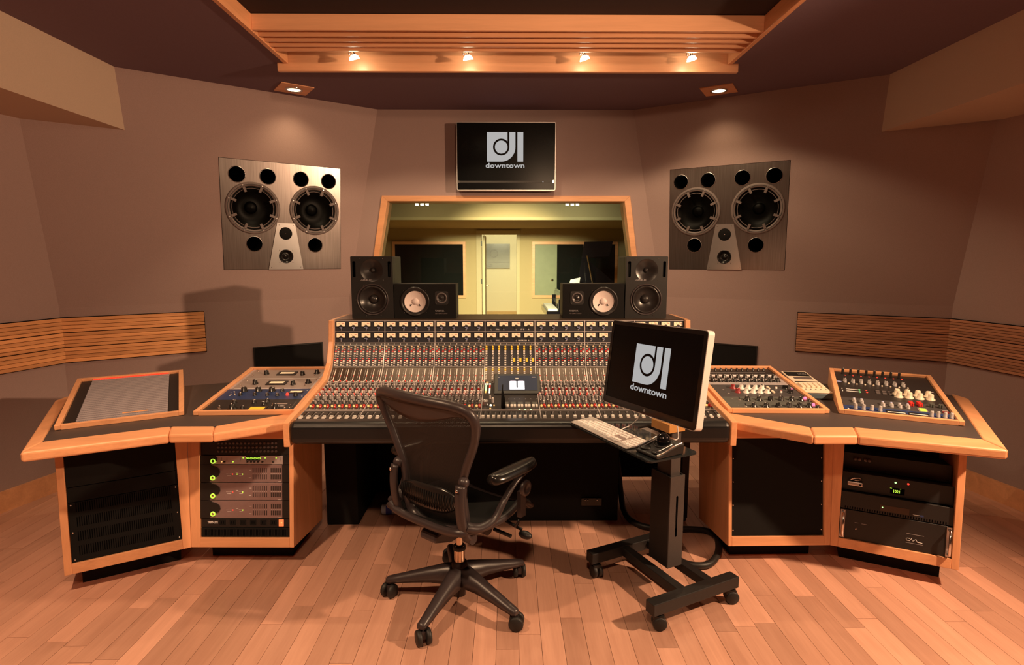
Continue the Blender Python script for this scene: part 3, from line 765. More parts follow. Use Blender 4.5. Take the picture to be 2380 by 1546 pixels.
obj('housing', MB().b2((0.004, 0.004, -0.07), (TW - 0.004, TH - 0.004, -0.004), 'black').b2((0.2, 0.15, -0.10), (0.6, 0.4, -0.07), 'black_matte'), t, TF)
sc = obj('screen', MB().b2((0.006, 0.006, -0.004), (TW - 0.006, TH - 0.006, 0.001), 'screen_off'), t, TF)
obj('lower_bar', MB().b2((0.010, 0.064, 0.001), (TW - 0.010, 0.080, 0.003), 'panel_dark').b2((0.012, 0.062, 0.001), (0.022, 0.082, 0.004), 'chrome').b2((TW - 0.024, 0.062, 0.001), (TW - 0.012, 0.084, 0.004), 'chrome'), t, TF)
obj('standby_light', MB().lathe([(0.003, 0), (0.003, 0.002), (0, 0.002)], 'led_white', TR(TW - 0.105, 0.072, 0.003), 8), t, TF)
logo(sc, TF @ TR(0.405, 0.328, 0.0015), 0.302)

# ------------------------------------------------------------------ mixing console
XC, SW = 0.016, 0.306
HALF = 3.5 * SW
con = thing('mixing_console', 'wide black mixing console with wooden cheeks and rows of lit meters', 'mixing console', (XC, 3.3, 0))
PR = [V(0, 2.700, .759), V(0, 2.830, .772), V(0, 3.218, .836), V(0, 3.317, .910), V(0, 3.379, 1.035), V(0, 3.384, 1.049), V(0, 3.400, 1.184)]
def seg(i, sec):
    """panel frame: x across the section, y up the panel, z out of it"""
    o = PR[i] + V(XC - HALF + sec * SW, 0, 0); return fr_mat(o, (1, 0, 0), PR[i + 1] - PR[i])
SLN = [(PR[i + 1] - PR[i]).length for i in range(6)]
cheek = [(2.618, .650), (2.618, .772), (2.70, .786), (2.84, .800), (3.195, .862), (3.295, .940), (3.352, 1.06), (3.372, 1.188), (3.43, 1.190), (3.74, 1.190), (3.74, .650)]
YZ = Matrix(((0, 0, 1, 0), (1, 0, 0, 0), (0, 1, 0, 0), (0, 0, 0, 1)))
for s in (-1, 1):
    x = XC + s * HALF
    obj('cheek', MB().prism(cheek, min(x, x + s * 0.03), max(x, x + s * 0.03), 'maple_y', YZ), con, bev=0.004)
body = [(2.715, .655), (2.715, .742), (2.84, .755), (3.225, .815), (3.335, .89), (3.40, 1.03), (3.412, 1.186), (3.74, 1.19), (3.74, .655)]
obj('body', MB().prism(body, XC - HALF + 0.001, XC + HALF - 0.001, 'black', YZ), con)
obj('bridge_top', MB().b2((XC - HALF, 3.395, 1.186), (XC + HALF, 3.735, 1.1905), 'panel_bronze'), con)
ar = []
for k in range(13):
    a = PI * 0.5 + PI * k / 12
    ar.append((2.665 + 0.047 * math.cos(a), 0.716 + 0.054 * math.sin(a)))
ar += [(2.712, 0.662), (2.712, 0.770)]
obj('armrest', MB().prism(rrect(2.614, 0.660, 2.714, 0.772, 0.032, 5), XC - HALF + 0.003, XC + HALF - 0.003, 'leather', YZ), con, bev=0.02, seg=3)
panel_m = ['panel_dark', 'panel_dark', 'panel_bronze', 'panel_blue_sheen', 'panel_dark', 'panel_blue_sheen']
knobs_a = (['cream', 'knob_grey', 'knob_red', 'knob_white', 'ring', 'knob_grey', 'knob_red', 'knob_white', 'knob_white'], ['knob_grey', 'knob_red', 'knob_white', 'ring', 'knob_grey', 'knob_red', 'knob_white', 'ring', 'knob_grey'])
def st_knob(mb, x, y, r, h, m, cap=None, n=8):
    mb.lathe([(r, 0), (r * 0.85, h), (0, h)], m, TR(x, y, 0), n, False)
    if cap: mb.lathe([(r * 0.6, h), (r * 0.6, h * 1.05), (0, h * 1.05)], cap, TR(x, y, 0), n, False)
vu = MB().b2((-0.0285, -0.0155, 0), (0.0285, 0.0155, 0.004), 'black')
vu.b2((-0.0265, -0.0130, 0.004), (0.0265, 0.0135, 0.0046), 'meter_face')
vu.lathe([(0.012, 0.0046), (0.012, 0.0060), (0, 0.0060)], 'black', TR(0, -0.0155, 0), 14, False)
vu.prism([(-0.001, -0.008), (0.0008, -0.0085), (-0.0125, 0.008), (-0.0135, 0.0075)], 0.0046, 0.0050, 'black')
vu.prism([(0.006, 0.0055), (0.020, 0.0035), (0.020, 0.0058), (0.006, 0.0080)], 0.0046, 0.0050, 'knob_red')
ME_VU = mesh_of('vu_meter', vu)
fc = MB()
fc.add([(-.008, -.012, .004), (.008, -.012, .004), (.008, .012, .004), (-.008, .012, .004), (-.007, -.011, .013), (.007, -.011, .013), (.007, .011, .013), (-.007, .011, .013), (-.007, 0, .0105), (.007, 0, .0105)],
       [(3, 2, 1, 0), (0, 1, 5, 4), (2, 3, 7, 6), (1, 2, 6, 9, 5), (3, 0, 4, 8, 7), (4, 5, 9, 8), (8, 9, 6, 7)], 'knob_white')
fc.b2((-.0072, -.001, .0108), (.0072, .001, .0114), 'black').b2((-.002, -.006, 0), (.002, .006, .004), 'black')
ME_FC = mesh_of('fader_cap', fc)
ch = SW / 8
for sec in range(7):
    mp = MB()
    for i in range(6):
        mp.b2((0.0005, 0, -0.006), (SW - 0.0005, SLN[i], 0), panel_m[i], seg(i, sec))
    obj('module_panel', mp, con)
    centre = sec == 3
    # meters
    F = seg(5, sec); RH = SLN[5] / 2
    for row in range(2):
        for c in range(4):
            x = 0.0385 + c * 0.0765; y = (1 - row) * RH + 0.045
            w = inst('vu_meter', ME_VU, con, F @ TR(x, y, 0.0005))
            if not centre:
                sidx = sec if sec < 3 else sec - 1
                num = sidx * 8 + c * 2 + 1 + row
                text('meter_number', str(num), 0.0105, F @ TR(x, y - 0.0375, 0.001), w, 'print_white', bold=0.0003)
                text('meter_mark', '\u00b0C', 0.0155, F @ TR(x, y - 0.0275, 0.0067), w, 'print_blue', bold=0.0004)
        if centre:
            y = (1 - row) * RH + 0.008
            for gx, s_ in ((0.077, 'ST A' if row == 0 else 'ST C'), (0.230, 'ST B' if row == 0 else 'MNTR/GM')):
                text('meter_label', 'L', 0.0115, F @ TR(gx - 0.0385, y, 0.001), con, 'print_white', bold=0.0004)
                text('meter_label', s_, 0.0115, F @ TR(gx, y, 0.001), con, 'print_white', bold=0.0004)
                text('meter_label', 'R', 0.0115, F @ TR(gx + 0.0385, y, 0.001), con, 'print_white', bold=0.0004)
    # channel number strip
    F = seg(4, sec); mb = MB()
    for c in range(8): mb.box(((c + 0.5) * ch, 0.007, 0.0003), (0.0035, 0.0055, 0.0006), 'print_white')
    obj('channel_marks', mb, con, F, kind='stuff')
    # upper knob bank
    F = seg(3, sec); mb = MB()
    for c in range(8):
        for col in range(2):
            if centre and col: continue
            for r in range(9):
                x = c * ch + (0.0125 if col == 0 else 0.0265); y = SLN[3] - 0.012 - r * 0.0144 - col * 0.003
                if centre:
                    x = c * ch + 0.010
                    k = ['knob_yellow', 'knob_yellow', 'knob_white', 'knob_white', 'ring', 'ring' if c > 3 else 'knob_white', 'knob_white', 'knob_white', 'knob_white'][r]
                else: k = knobs_a[col][r]
                if k == 'ring':
                    st_knob(mb, x, y, 0.0066, 0.007, 'knob_white', 'panel_dark', 10)
                elif k in ('cream', 'knob_yellow'): st_knob(mb, x, y, 0.0064, 0.009, 'knob_cream' if k == 'cream' else k, None, 10)
                else: mb.box((x, y, 0.002), (0.0105, 0.0095 if k == 'knob_white' else 0.007, 0.004), k)
    obj('knob_bank', mb, con, F, kind='stuff')
    if centre:
        for c in range(4, 8): obj('solo_button', MB().b2((c * ch + 0.0185, 0.032, 0), (c * ch + 0.031, 0.056, 0.004), 'knob_yellow'), con, F)
    # narrow slider field
    F = seg(2, sec); mb = MB(); Lq = SLN[2]
    for c in range(8):
        if centre:
            for r in range(8):
                k = ['knob_cream', 'knob_yellow', 'knob_white', 'knob_white', 'ring', 'knob_white', 'knob_white', 'knob_dark'][r]
                x, y = c * ch + 0.010, Lq - 0.01 - r * 0.0145
                if k == 'ring': st_knob(mb, x, y, 0.006, 0.007, 'knob_white', 'panel_dark', 10)
                else: mb.box((x, y, 0.002), (0.010, 0.009, 0.004), k)
        else:
            x = c * ch + 0.026
            mb.box((x, 0.082, 0.001), (0.0042, 0.055, 0.002), 'knob_white').box((x, 0.033, 0.001), (0.0042, 0.032, 0.002), 'knob_white')
            mb.box((x, 0.052, 0.0015), (0.0055, 0.006, 0.003), 'knob_red')
            st_knob(mb, x - 0.004, 0.013, 0.0045, 0.006, 'knob_white'); st_knob(mb, x + 0.007, 0.013, 0.0036, 0.004, 'led_red')
            for r in range(10): mb.box((c * ch + 0.013, 0.02 + r * 0.0098, 0.0004), (0.0028, 0.0028, 0.0008), 'print_white')
    obj('slider_field', mb, con, F, kind='stuff')
    # lower knob bank
    F = seg(1, sec); mb = MB()
    if not centre:
        rows = [(0.380, .010, .006, .014, 'knob_grey', 'knob_white'), (0.358, .027, .0066, .022, 'knob_grey', 'knob_white'), (0.335, .010, .0055, .010, 'knob_dark', 'print_white'),
                (0.318, .024, .006, .018, 'knob_grey', 'knob_white'), (0.296, .011, .006, .013, 'knob_grey', None), (0.273, .012, .0068, .016, 'knob_red', 'knob_white'), (0.262, .028, .0066, .020, 'knob_grey', 'knob_white'),
                (0.243, .012, .0070, .012, 'knob_white', None), (0.223, .027, .0070, .020, 'knob_grey', 'knob_white'), (0.208, .011, .006, .012, 'led_red', None), (0.190, .012, .0062, .018, 'knob_grey', 'knob_white'),
                (0.176, .028, .0052, .010, 'knob_dark', 'print_white'), (0.155, .013, .0066, .020, 'knob_grey', 'knob_white'), (0.138, .029, .0064, .018, 'knob_grey', None), (0.118, .011, .0058, .010, 'knob_dark', 'print_white'),
                (0.100, .026, .0064, .014, 'knob_grey', 'knob_white'), (0.080, .012, .006, .012, 'knob_dark', None), (0.060, .027, .0074, .010, 'knob_red', None), (0.058, .012, .006, .008, 'led_amber', None), (0.044, .030, .0052, .008, 'knob_red', 'knob_white'),
                (0.022, .019, .004, .004, 'knob_grey', None)]
        for c in range(8):
            for (y, x, r, h, m_, cp) in rows: st_knob(mb, c * ch + x, y, r, h, m_, cp)
            mb.box((c * ch + 0.019, 0.37, 0.001), (0.022, 0.010, 0.002), 'knob_grey')
            mb.box((c * ch + 0.002, 0.2, 0.0004), (0.0008, 0.36, 0.0008), 'print_grey')
    else:
        for k in range(3): mb.lathe([(0.005, 0), (0.005, 0.004), (0, 0.005)], 'led_warm', TR(0.010 + 0.013 * k, 0.365, 0), 10)
        mb.b2((0.012, 0.385, 0), (0.026, 0.392, 0.006), 'led_amber')
        mb.b2((0.010, 0.262, 0), (0.018, 0.345, 0.004), 'led_green').b2((0.010, 0.235, 0), (0.018, 0.26, 0.0042), 'led_amber')
        mb.b2((0.032, 0.30, 0), (0.040, 0.345, 0.004), 'led_red').b2((0.032, 0.235, 0), (0.040, 0.298, 0.0042), 'led_warm')
        st_knob(mb, 0.025, 0.125, 0.006, 0.008, 'led_amber'); st_knob(mb, 0.042, 0.155, 0.006, 0.02, 'knob_grey'); st_knob(mb, 0.058, 0.11, 0.0075, 0.024, 'knob_grey', 'knob_white')
        st_knob(mb, 0.048, 0.065, 0.006, 0.006, 'led_warm'); st_knob(mb, 0.066, 0.065, 0.004, 0.005, 'led_amber'); st_knob(mb, 0.047, 0.022, 0.005, 0.005, 'led_amber')
        for k in range(10): mb.b2((0.115 + (k // 2) * 0.0385 + (k % 2) * 0.0165, 0.044, 0), (0.1275 + (k // 2) * 0.0385 + (k % 2) * 0.0165, 0.066, 0.008), 'knob_white')
        for k in range(5): mb.b2((0.117 + k * 0.0385, 0.075, 0), (0.143 + k * 0.0385, 0.105, 0.004), 'panel_green')
        for k in range(7): mb.box((0.115 + k * 0.03, 0.15, 0.001), (0.003, 0.003, 0.002), 'print_white')
    obj('knob_bank', mb, con, F, kind='stuff')
    if centre:
        obj('monitor_knob', MB().lathe([(0.0155, 0), (0.0150, 0.024), (0.0125, 0.0275), (0.0125, 0.0255), (0, 0.0255)], 'aluminium', TR(0.021, 0.075, 0), 20), con, F)
        G = F @ TR(0.062, 0.212, 0.006) @ RX(math.radians(22))
        s_ = obj('automation_screen', MB().b2((0, 0, -0.03), (0.262, 0.165, 0.0), 'black'), con, G, bev=0.004)
        obj('display', MB().b2((0.022, 0.026, 0), (0.245, 0.145, 0.0015), 'screen_lit'), s_, G)
        obj('dialog_window', MB().b2((0.088, 0.032, 0.0015), (0.126, 0.098, 0.002), 'led_white').b2((0.134, 0.032, 0.0015), (0.172, 0.098, 0.002), 'led_white').b2((0.088, 0.032, 0.0015), (0.172, 0.046, 0.0021), 'led_white').b2((0.092, 0.101, 0.0015), (0.122, 0.106, 0.002), 'print_blue').b2((0.137, 0.101, 0.0015), (0.166, 0.106, 0.002), 'print_blue').b2((0.121, 0.116, 0.0015), (0.138, 0.125, 0.002), 'print_white').b2((0.022, 0.13, 0.0015), (0.03, 0.134, 0.002), 'print_white').b2((0.215, 0.13, 0.0015), (0.236, 0.134, 0.002), 'print_white'), s_, G)
        obj('gooseneck', MB().tube([(0.115, 0.04, 0), (0.114, 0.045, 0.05), (0.11, 0.07, 0.085), (0.112, 0.10, 0.105)], [0.012, 0.010, 0.004, 0.003], 'black_matte', 8), con, F)
        mb = MB()
        for k in range(3): st_knob(mb, 0.200 + k * 0.03, 0.01, 0.0042, 0.004, 'led_green')
        obj('status_light', mb, con, F, kind='stuff')
    # long faders
    F = seg(0, sec); n = 11 if centre else 8
    mb = MB()
    for c in range(n):
        x = (c + 0.5) * SW / n * (0.96 if centre else 1)
        mb.box((x + 0.001, 0.062, 0.0002), (0.0022, 0.105, 0.0006), 'void_black')
        mb.box((x + 0.008, 0.075, 0.0003), (0.0012, 0.075, 0.0006), 'print_grey')
        mb.box((x + 0.011, 0.108, 0.001), (0.004, 0.006, 0.002), 'knob_grey')
        inst('fader_cap', ME_FC, con, F @ TR(x, 0.026 + random.uniform(0, 0.003), 0))
    obj('fader_slots', mb, con, F, kind='stuff')
for k in range(8):
    mb = MB()
    for i in range(6):
        mb.b2((-0.0022, 0, 0), (0.0022, SLN[i], 0.0035), 'trim_metal', seg(i, 0) @ TR(k * SW, 0, 0))
    obj('divider_strip', mb, con)
for i, (sg, y) in enumerate(((5, 'end'), (5, 'mid'), (5, 0), (4, 0), (3, 0), (2, 0), (1, 0.012), (1, 0.0))):
    L_ = SLN[sg]; yy = L_ - 0.002 if y == 'end' else L_ / 2 if y == 'mid' else y
    G = seg(sg, 0)
    obj('rail_strip', MB().b2((0, yy - 0.0016, 0), (HALF * 2, yy + 0.0016, 0.003), 'trim_metal', G), con)
obj('pedestal', MB().b2((-0.545, 3.17, 0.0), (0.66, 3.66, 0.655), 'black_matte'), con, bev=0.003)
obj('pedestal', MB().b2((XC - 1.08, 3.13, 0.0), (-0.88, 3.66, 0.655), 'black_matte'), con, bev=0.003)
obj('back_panel', MB().b2((-0.88, 3.60, 0.0), (-0.545, 3.63, 0.655), 'black_matte'), con)
obj('back_panel', MB().b2((0.66, 3.60, 0.10), (1.08, 3.63, 0.655), 'black_matte'), con)
lt = obj('socket_plate', MB().b2((0.44, 3.158, 0.10), (0.56, 3.17, 0.145), 'black_gloss'), con)
obj('stud', MB().sphere((0.462, 3.155, 0.135), 0.005, 'chrome', 8).sphere((0.478, 3.155, 0.135), 0.005, 'chrome', 8).sphere((0.533, 3.155, 0.137), 0.005, 'chrome', 8), lt)
obj('leg', MB().b2((1.035, 3.16, 0.02), (1.075, 3.20, 0.655), 'black').lathe([(0.02, 0), (0.02, 0.012), (0.008, 0.02)], 'rubber', TR(1.055, 3.18, 0), 14), con)
obj('brace', MB().cyl((1.04, 3.19, 0.08), (0.86, 3.5, 0.64), 0.014, 'black', 8), con)

# ------------------------------------------------------------------ monitors on the meter bridge
def nearfield_tall(x0, label):
    W, Hh, D = 0.258, 0.382, 0.27
    F = fr_mat((x0, 3.452, 1.1915), (1, 0, 0), (0, 0, 1))
    t = thing('studio_monitor', label, 'speaker', F, 'upright monitors on the meter bridge')
    obj('cabinet', MB().b2((0, 0, -D), (W, Hh, -0.045), 'black'), t, F, bev=0.006)
    mb = MB(); plate(mb, rrect(0, 0, W, Hh, 0.006), [circ(W / 2, 0.297, 0.068, 32), circ(W / 2, 0.117, 0.094, 36), rrect(0.012, 0.255, 0.030, 0.352, 0.006), rrect(W - 0.030, 0.255, W - 0.012, 0.352, 0.006)], -0.045, 0, 'black', None, 'void_black')
    obj('baffle', mb, t, F)
    G = F @ TR(W / 2, 0.297, 0)
    w = obj('waveguide', MB().lathe([(0.070, 0.001), (0.066, 0.0), (0.045, -0.010), (0.022, -0.026), (0.014, -0.030)], 'cone_black', None, 36), t, G)
    obj('tweeter', MB().sphere((0, 0, -0.032), 0.016, 'cone_black', 20), t, G)
    G = F @ TR(W / 2, 0.117, 0)
    w = obj('woofer', MB().lathe([(0.086, 0.0), (0.083, 0.004), (0.077, 0.003), (0.073, -0.003), (0.028, -0.030), (0.025, -0.030)], 'cone_black', None, 44).sphere((0, 0, -0.032), 0.029, 'cone_black', 24, None, (1, 1, 0.75)), t, G)
    obj('woofer_ring', MB().lathe([(0.098, 0), (0.098, 0.003), (0.094, 0.004), (0.090, 0.001), (0.086, -0.004)], 'chair_plastic', None, 44), w, G)
    sm = MB()
    for x, y in [(0.06, 0.368), (0.198, 0.368), (0.198, 0.238), (0.078, 0.206), (0.182, 0.206), (0.026, 0.115), (0.232, 0.115), (0.085, 0.018), (0.178, 0.018)]:
        sm.lathe([(0.0026, 0), (0.0026, 0.001), (0, 0.002)], 'chrome', TR(x, y, 0), 8)
    obj('screws', sm, t, F, kind='stuff')
    text('maker_name', '-GENELEC', 0.0165, F @ TR(0.094, 0.232, 0.0006), t, 'print_grey', bold=0.0002)
nearfield_tall(-0.962, 'upright black studio monitor at the left end of the meter bridge')
nearfield_tall(0.732, 'upright black studio monitor at the right end of the meter bridge')
def nearfield_wide(x0, label, flip):
    W, Hh, D = 0.380, 0.213, 0.20
    F = fr_mat((x0, 3.455, 1.1915), (1, 0, 0), (0, 0, 1))
    t = thing('cone_monitor', label, 'speaker', F, 'sideways white cone monitors')
    wx, tx = (0.128, 0.293) if not flip else (W - 0.128, W - 0.293)
    obj('cabinet', MB().b2((0, 0, -D), (W, Hh, -0.03), 'black'), t, F, bev=0.003)
    mb = MB(); plate(mb, [(0, 0), (W, 0), (W, Hh), (0, Hh)], [circ(wx, 0.104, 0.082, 36), circ(tx, 0.127, 0.022, 24)], -0.03, 0, 'black_matte', None, 'void_black')
    obj('baffle', mb, t, F)
    G = F @ TR(wx, 0.104, 0)
    w = obj('woofer', MB().lathe([(0.066, -0.002), (0.063, -0.004), (0.021, -0.016)], 'cone_white', None, 40).lathe([(0.021, -0.016), (0.019, -0.010), (0.010, -0.006), (0, -0.005)], 'cone_white', None, 30), t, G)
    sd = MB().lathe([(0.090, 0), (0.090, 0.004), (0.083, 0.006), (0.078, 0.002), (0.073, -0.001), (0.069, 0.003), (0.066, -0.002)], 'cone_black', None, 44)
    obj('surround', sd, w, G)
    obj('lead_wires', MB().box((0.013, -0.032, -0.008), (0.005, 0.014, 0.004), 'black', RZ(0.5)).box((-0.013, -0.032, -0.008), (0.005, 0.014, 0.004), 'black', RZ(-0.5)), w, G)
    G = F @ TR(tx, 0.127, 0)
    w = obj('tweeter', MB().lathe([(0.030, 0.0025), (0.022, 0.002), (0.019, -0.004), (0.013, 0.0), (0, 0.004)], 'cone_black', None, 28), t, G)
    mb = MB(); plate(mb, rrect(-0.042, -0.042, 0.042, 0.042, 0.014), [circ(0, 0, 0.0225, 24)], 0, 0.002, 'black')
    mb.lathe([(0.034, 0.002), (0.033, 0.004), (0.027, 0.004), (0.026, 0.002)], 'knob_dark', None, 30)
    obj('tweeter_plate', mb, w, G)
    sm = MB()
    for x, y in [(wx - 0.068, 0.172), (wx + 0.068, 0.172), (wx - 0.068, 0.036), (wx + 0.068, 0.036), (tx - 0.034, 0.161), (tx + 0.034, 0.161), (tx - 0.034, 0.093), (tx + 0.034, 0.093)]:
        sm.lathe([(0.0024, 0), (0.0024, 0.002), (0, 0.003)], 'chrome', TR(x, y, 0), 8)
    obj('screws', sm, t, F, kind='stuff')
    nx = 0.252 if not flip else 0.04
    text('maker_name', 'YAMAHA', 0.0135, F @ TR(nx, 0.042, 0.0005), t, 'print_grey', 'LEFT', bold=0.0003)
    text('model_name', 'NS-10M STUDIO', 0.0105, F @ TR(nx, 0.027, 0.0005), t, 'knob_dark', 'LEFT', bold=0.0002)
nearfield_wide(-0.700, 'sideways black monitor with white cone, standing left on the meter bridge', False)
nearfield_wide(0.346, 'sideways black monitor with white cone, standing right on the meter bridge', True)
# ------------------------------------------------------------------ side desks
def worktop(side, T, A, B, C, t, a, b, c, back):
    s = -1 if T[0] < 0 else 1
    o = thing('worktop', 'dark worktop with maple edge on the %s of the console' % side, 'desk top', (sum(p[0] for p in (T, A, B, C)) / 4, 2.9, 0.70), 'desk wings beside the console')
    z0, z1 = 0.708, 0.752
    obj('surface', MB().prism([t, a, b, c] + back, 0.722, 0.750, 'desk_laminate'), o)
    def board(poly, m):
        obj('edge_board', MB().prism(poly, z0, z1, m), o, bev=0.010, seg=3)
    board([T, A, a, t], 'maple'); board([A, B, b, a], 'maple'); board([B, C, c, b], 'maple')
    d = Vector((s * 0.536, 0.844)); L = 1.05
    board([T, t, tuple(Vector(t) + d * L * 0.97), tuple(Vector(T) + d * L)], 'maple_y')
worktop('left', (-2.036, 2.261), (-1.565, 2.506), (-1.367, 2.517), (-1.087, 2.704), (-2.066, 2.414), (-1.633, 2.640), (-1.421, 2.640), (-1.087, 2.915), [(-1.087, 3.66), (-1.83, 3.62), (-2.09, 3.52), (-2.60, 3.26)])
worktop('right', (2.122, 2.258), (1.607, 2.460), (1.405, 2.462), (1.119, 2.704), (2.140, 2.414), (1.672, 2.600), (1.462, 2.600), (1.119, 2.905), [(1.119, 3.66), (1.83, 3.66), (2.09, 3.55), (2.66, 3.24)])
def cabinet(P, Q, label, stl, str_, depth=0.42, xl=0.0, xr=0.0):
    """rack cabinet with an open front; returns frame and opening"""
    P, Q = V(*P, 0.10), V(*Q, 0.10); W = (Q - P).length; u = (Q - P).normalized(); back = V(-u.y, u.x, 0)
    F = fr_mat(P, u, V(0, 0, 1) + back * 0.115); H_ = 0.612
    t = thing('rack_cabinet', label, 'cabinet', Matrix.Translation((P + Q) / 2 + back * 0.2 - V(0, 0, 0.1)), 'maple rack cabinets under the desk wings')
    obj('side_panel', MB().b2((0, 0, -depth), (0.022, H_, -0.024), 'maple_z'), t, F)
    obj('side_panel', MB().b2((W - 0.022, 0, -depth), (W, H_, -0.024), 'maple_z'), t, F)
    obj('bottom_panel', MB().b2((0.022, 0, -depth), (W - 0.022, 0.02, -0.024), 'maple'), t, F)
    obj('back_panel', MB().b2((0.022, 0.02, -depth), (W - 0.022, H_, -depth + 0.015), 'panel_bronze'), t, F)
    obj('face_stile', MB().prism([(0, 0), (stl, 0), (stl, H_), (-xl, H_)], -0.024, 0, 'maple_z'), t, F, bev=0.002)
    obj('face_stile', MB().prism([(W - str_, 0), (W, 0), (W + xr, H_), (W - str_, H_)], -0.024, 0, 'maple_z'), t, F, bev=0.002)
    obj('face_rail', MB().b2((stl, 0, -0.024), (W - str_, 0.048, 0), 'maple'), t, F, bev=0.002)
    obj('face_rail', MB().b2((stl, 0.553, -0.024), (W - str_, H_, 0), 'maple'), t, F, bev=0.002)
    pl_ = MB(); a, b = P + back * 0.10 + u * 0.05, Q + back * 0.10 - u * 0.05
    slab([dn(a, 0), dn(b, 0), dn(b, 0.1), dn(a, 0.1)], back * 0.25, 'black_matte', pl_)
    obj('plinth', pl_, t)
    return t, F, stl, W - str_, 0.048, 0.553
cLo = cabinet((-2.05, 2.43), (-1.610, 2.688), 'maple rack cabinet with black vent panels at the far left', 0.030, 0.036, xr=0.0195)
cLi = cabinet((-1.610, 2.688), (-1.087, 2.682), 'maple rack cabinet holding silver audio interfaces left of the kneehole', 0.044, 0.022, xl=0.018)
cRi = cabinet((1.128, 2.675), (1.654, 2.682), 'maple rack cabinet with one large black panel right of the kneehole', 0.018, 0.030, xr=0.017)
cRo = cabinet((1.654, 2.682), (2.125, 2.442), 'maple rack cabinet with a green clock display at the far right', 0.034, 0.030, xl=0.018)
def rack_unit(name, label, cab, f0, f1, m, cat='rack unit', depth=0.16, rec=0.012, ears=0.0):
    """unit filling fractions f0..f1 (from the top) of a cabinet opening"""
    _, F, x0, x1, y0, y1 = cab
    hh = y1 - y0; a, b = y1 - f1 * hh, y1 - f0 * hh
    G = F @ TR(x0, a, -rec); W = x1 - x0; hgt = b - a
    t = thing(name, label, cat, G @ TR(W / 2, 0, -0.05))
    obj('chassis', MB().b2((0.006, 0.002, -depth), (W - 0.006, hgt - 0.002, -0.004), 'black'), t, G)
    fp = obj('faceplate', MB().b2((0.0015 + ears, 0.001, -0.004), (W - 0.0015 - ears, hgt - 0.001, 0), m), t, G, bev=0.001, seg=1)
    return t, G, W, hgt, fp
def leds(mb, pts, m, r=0.0028, h=0.002):
    for x, y in pts: mb.lathe([(r, 0), (r, h * 0.6), (0, h)], m, TR(x, y, 0), 8)
    return mb
def slots(x0, x1, n, y0, y1, m='void_black', w=0.4):
    mb = MB(); p = (x1 - x0) / n
    for i in range(n): mb.b2((x0 + i * p, y0, -0.0002), (x0 + i * p + p * w, y1, 0.0004), m)
    return mb
# far left: black panels
t, G, W, h, f = rack_unit('blank_panel', 'plain black rack panel, topmost in the far left cabinet', cLo, 0, 0.30, 'black_matte')
t, G, W, h, f = rack_unit('blank_panel', 'plain black rack panel above the vent panel in the far left cabinet', cLo, 0.302, 0.44, 'black_matte')
t, G, W, h, f = rack_unit('vent_panel', 'tall black slotted vent panel in the far left cabinet', cLo, 0.442, 1.0, 'black_matte')
for r in range(4):
    obj('slot_row', slots(0.03, W - 0.03, 44, 0.03 + r * 0.068, 0.075 + r * 0.068), t, G, kind='stuff')
mb = MB()
for x in (0.012, W - 0.012):
    for y in (0.012, h / 2, h - 0.012): mb.lathe([(0.004, 0), (0.003, 0.003), (0, 0.003)], 'chrome', TR(x, y, 0), 8)
obj('screws', mb, t, G, kind='stuff')
# left inner: silver interfaces
t, G, W, h, f = rack_unit('button_panel', 'black panel with three rows of round studs above the interfaces', cLi, 0, 0.167, 'black')
mb = MB()
for r in range(3):
    for k in range(16): mb.lathe([(0.0062, 0), (0.006, 0.004), (0, 0.004)], 'knob_dark', TR(0.092 + k * 0.0196, 0.020 + r * 0.0205, 0), 10)
obj('stud_rows', mb, t, G, kind='stuff')
t, G, W, h, f = rack_unit('sync_unit', 'slim silver rack unit with green digit display', cLi, 0.170, 0.262, 'panel_silver', ears=0.0)
obj('end_cap', MB().prism([(0.0, 0.001), (0.052, 0.001), (0.060, 0.010), (0.082, 0.018), (0.086, 0.032), (0.076, 0.044), (0.055, h - 0.001), (0.0, h - 0.001)], 0, 0.005, 'black'), t, G)
obj('end_cap', MB().b2((W - 0.036, 0.001, 0), (W, h - 0.001, 0.003), 'black'), t, G)
obj('power_ring', MB().lathe([(0.0125, 0.005), (0.0120, 0.008), (0.0085, 0.008), (0.008, 0.005)], 'led_lime', TR(0.066, 0.018, 0), 20), t, G)
dp = obj('display', MB().b2((0.232, 0.021, 0), (0.304, 0.043, 0.001), 'void_black'), t, G)
text('digits', '00 00 00 00', 0.0155, G @ TR(0.269, 0.0265, 0.0012), dp, 'led_lime', bold=0.0003)
mb = leds(MB(), [(0.218, 0.034), (0.330, 0.034), (0.386, 0.034), (0.166, 0.014)], 'led_lime', 0.0036)
leds(mb, [(0.108, 0.014)], 'led_amber', 0.0036)
for x in (0.122, 0.240, 0.258, 0.275, 0.293, 0.316, 0.371): mb.lathe([(0.006, 0), (0.0055, 0.003), (0, 0.003)], 'black', TR(x, 0.0135, 0) @ Matrix.Diagonal((1, 0.6, 1, 1)), 12)
for x in (0.108, 0.135, 0.203, 0.330, 0.386, 0.408):
    for k in range(4): mb.box((x, 0.018 + k * 0.006, 0.0003), (0.003, 0.002, 0.0006), 'black')
obj('buttons', mb, t, G)
pos = ('upper', 'middle', 'lowest')
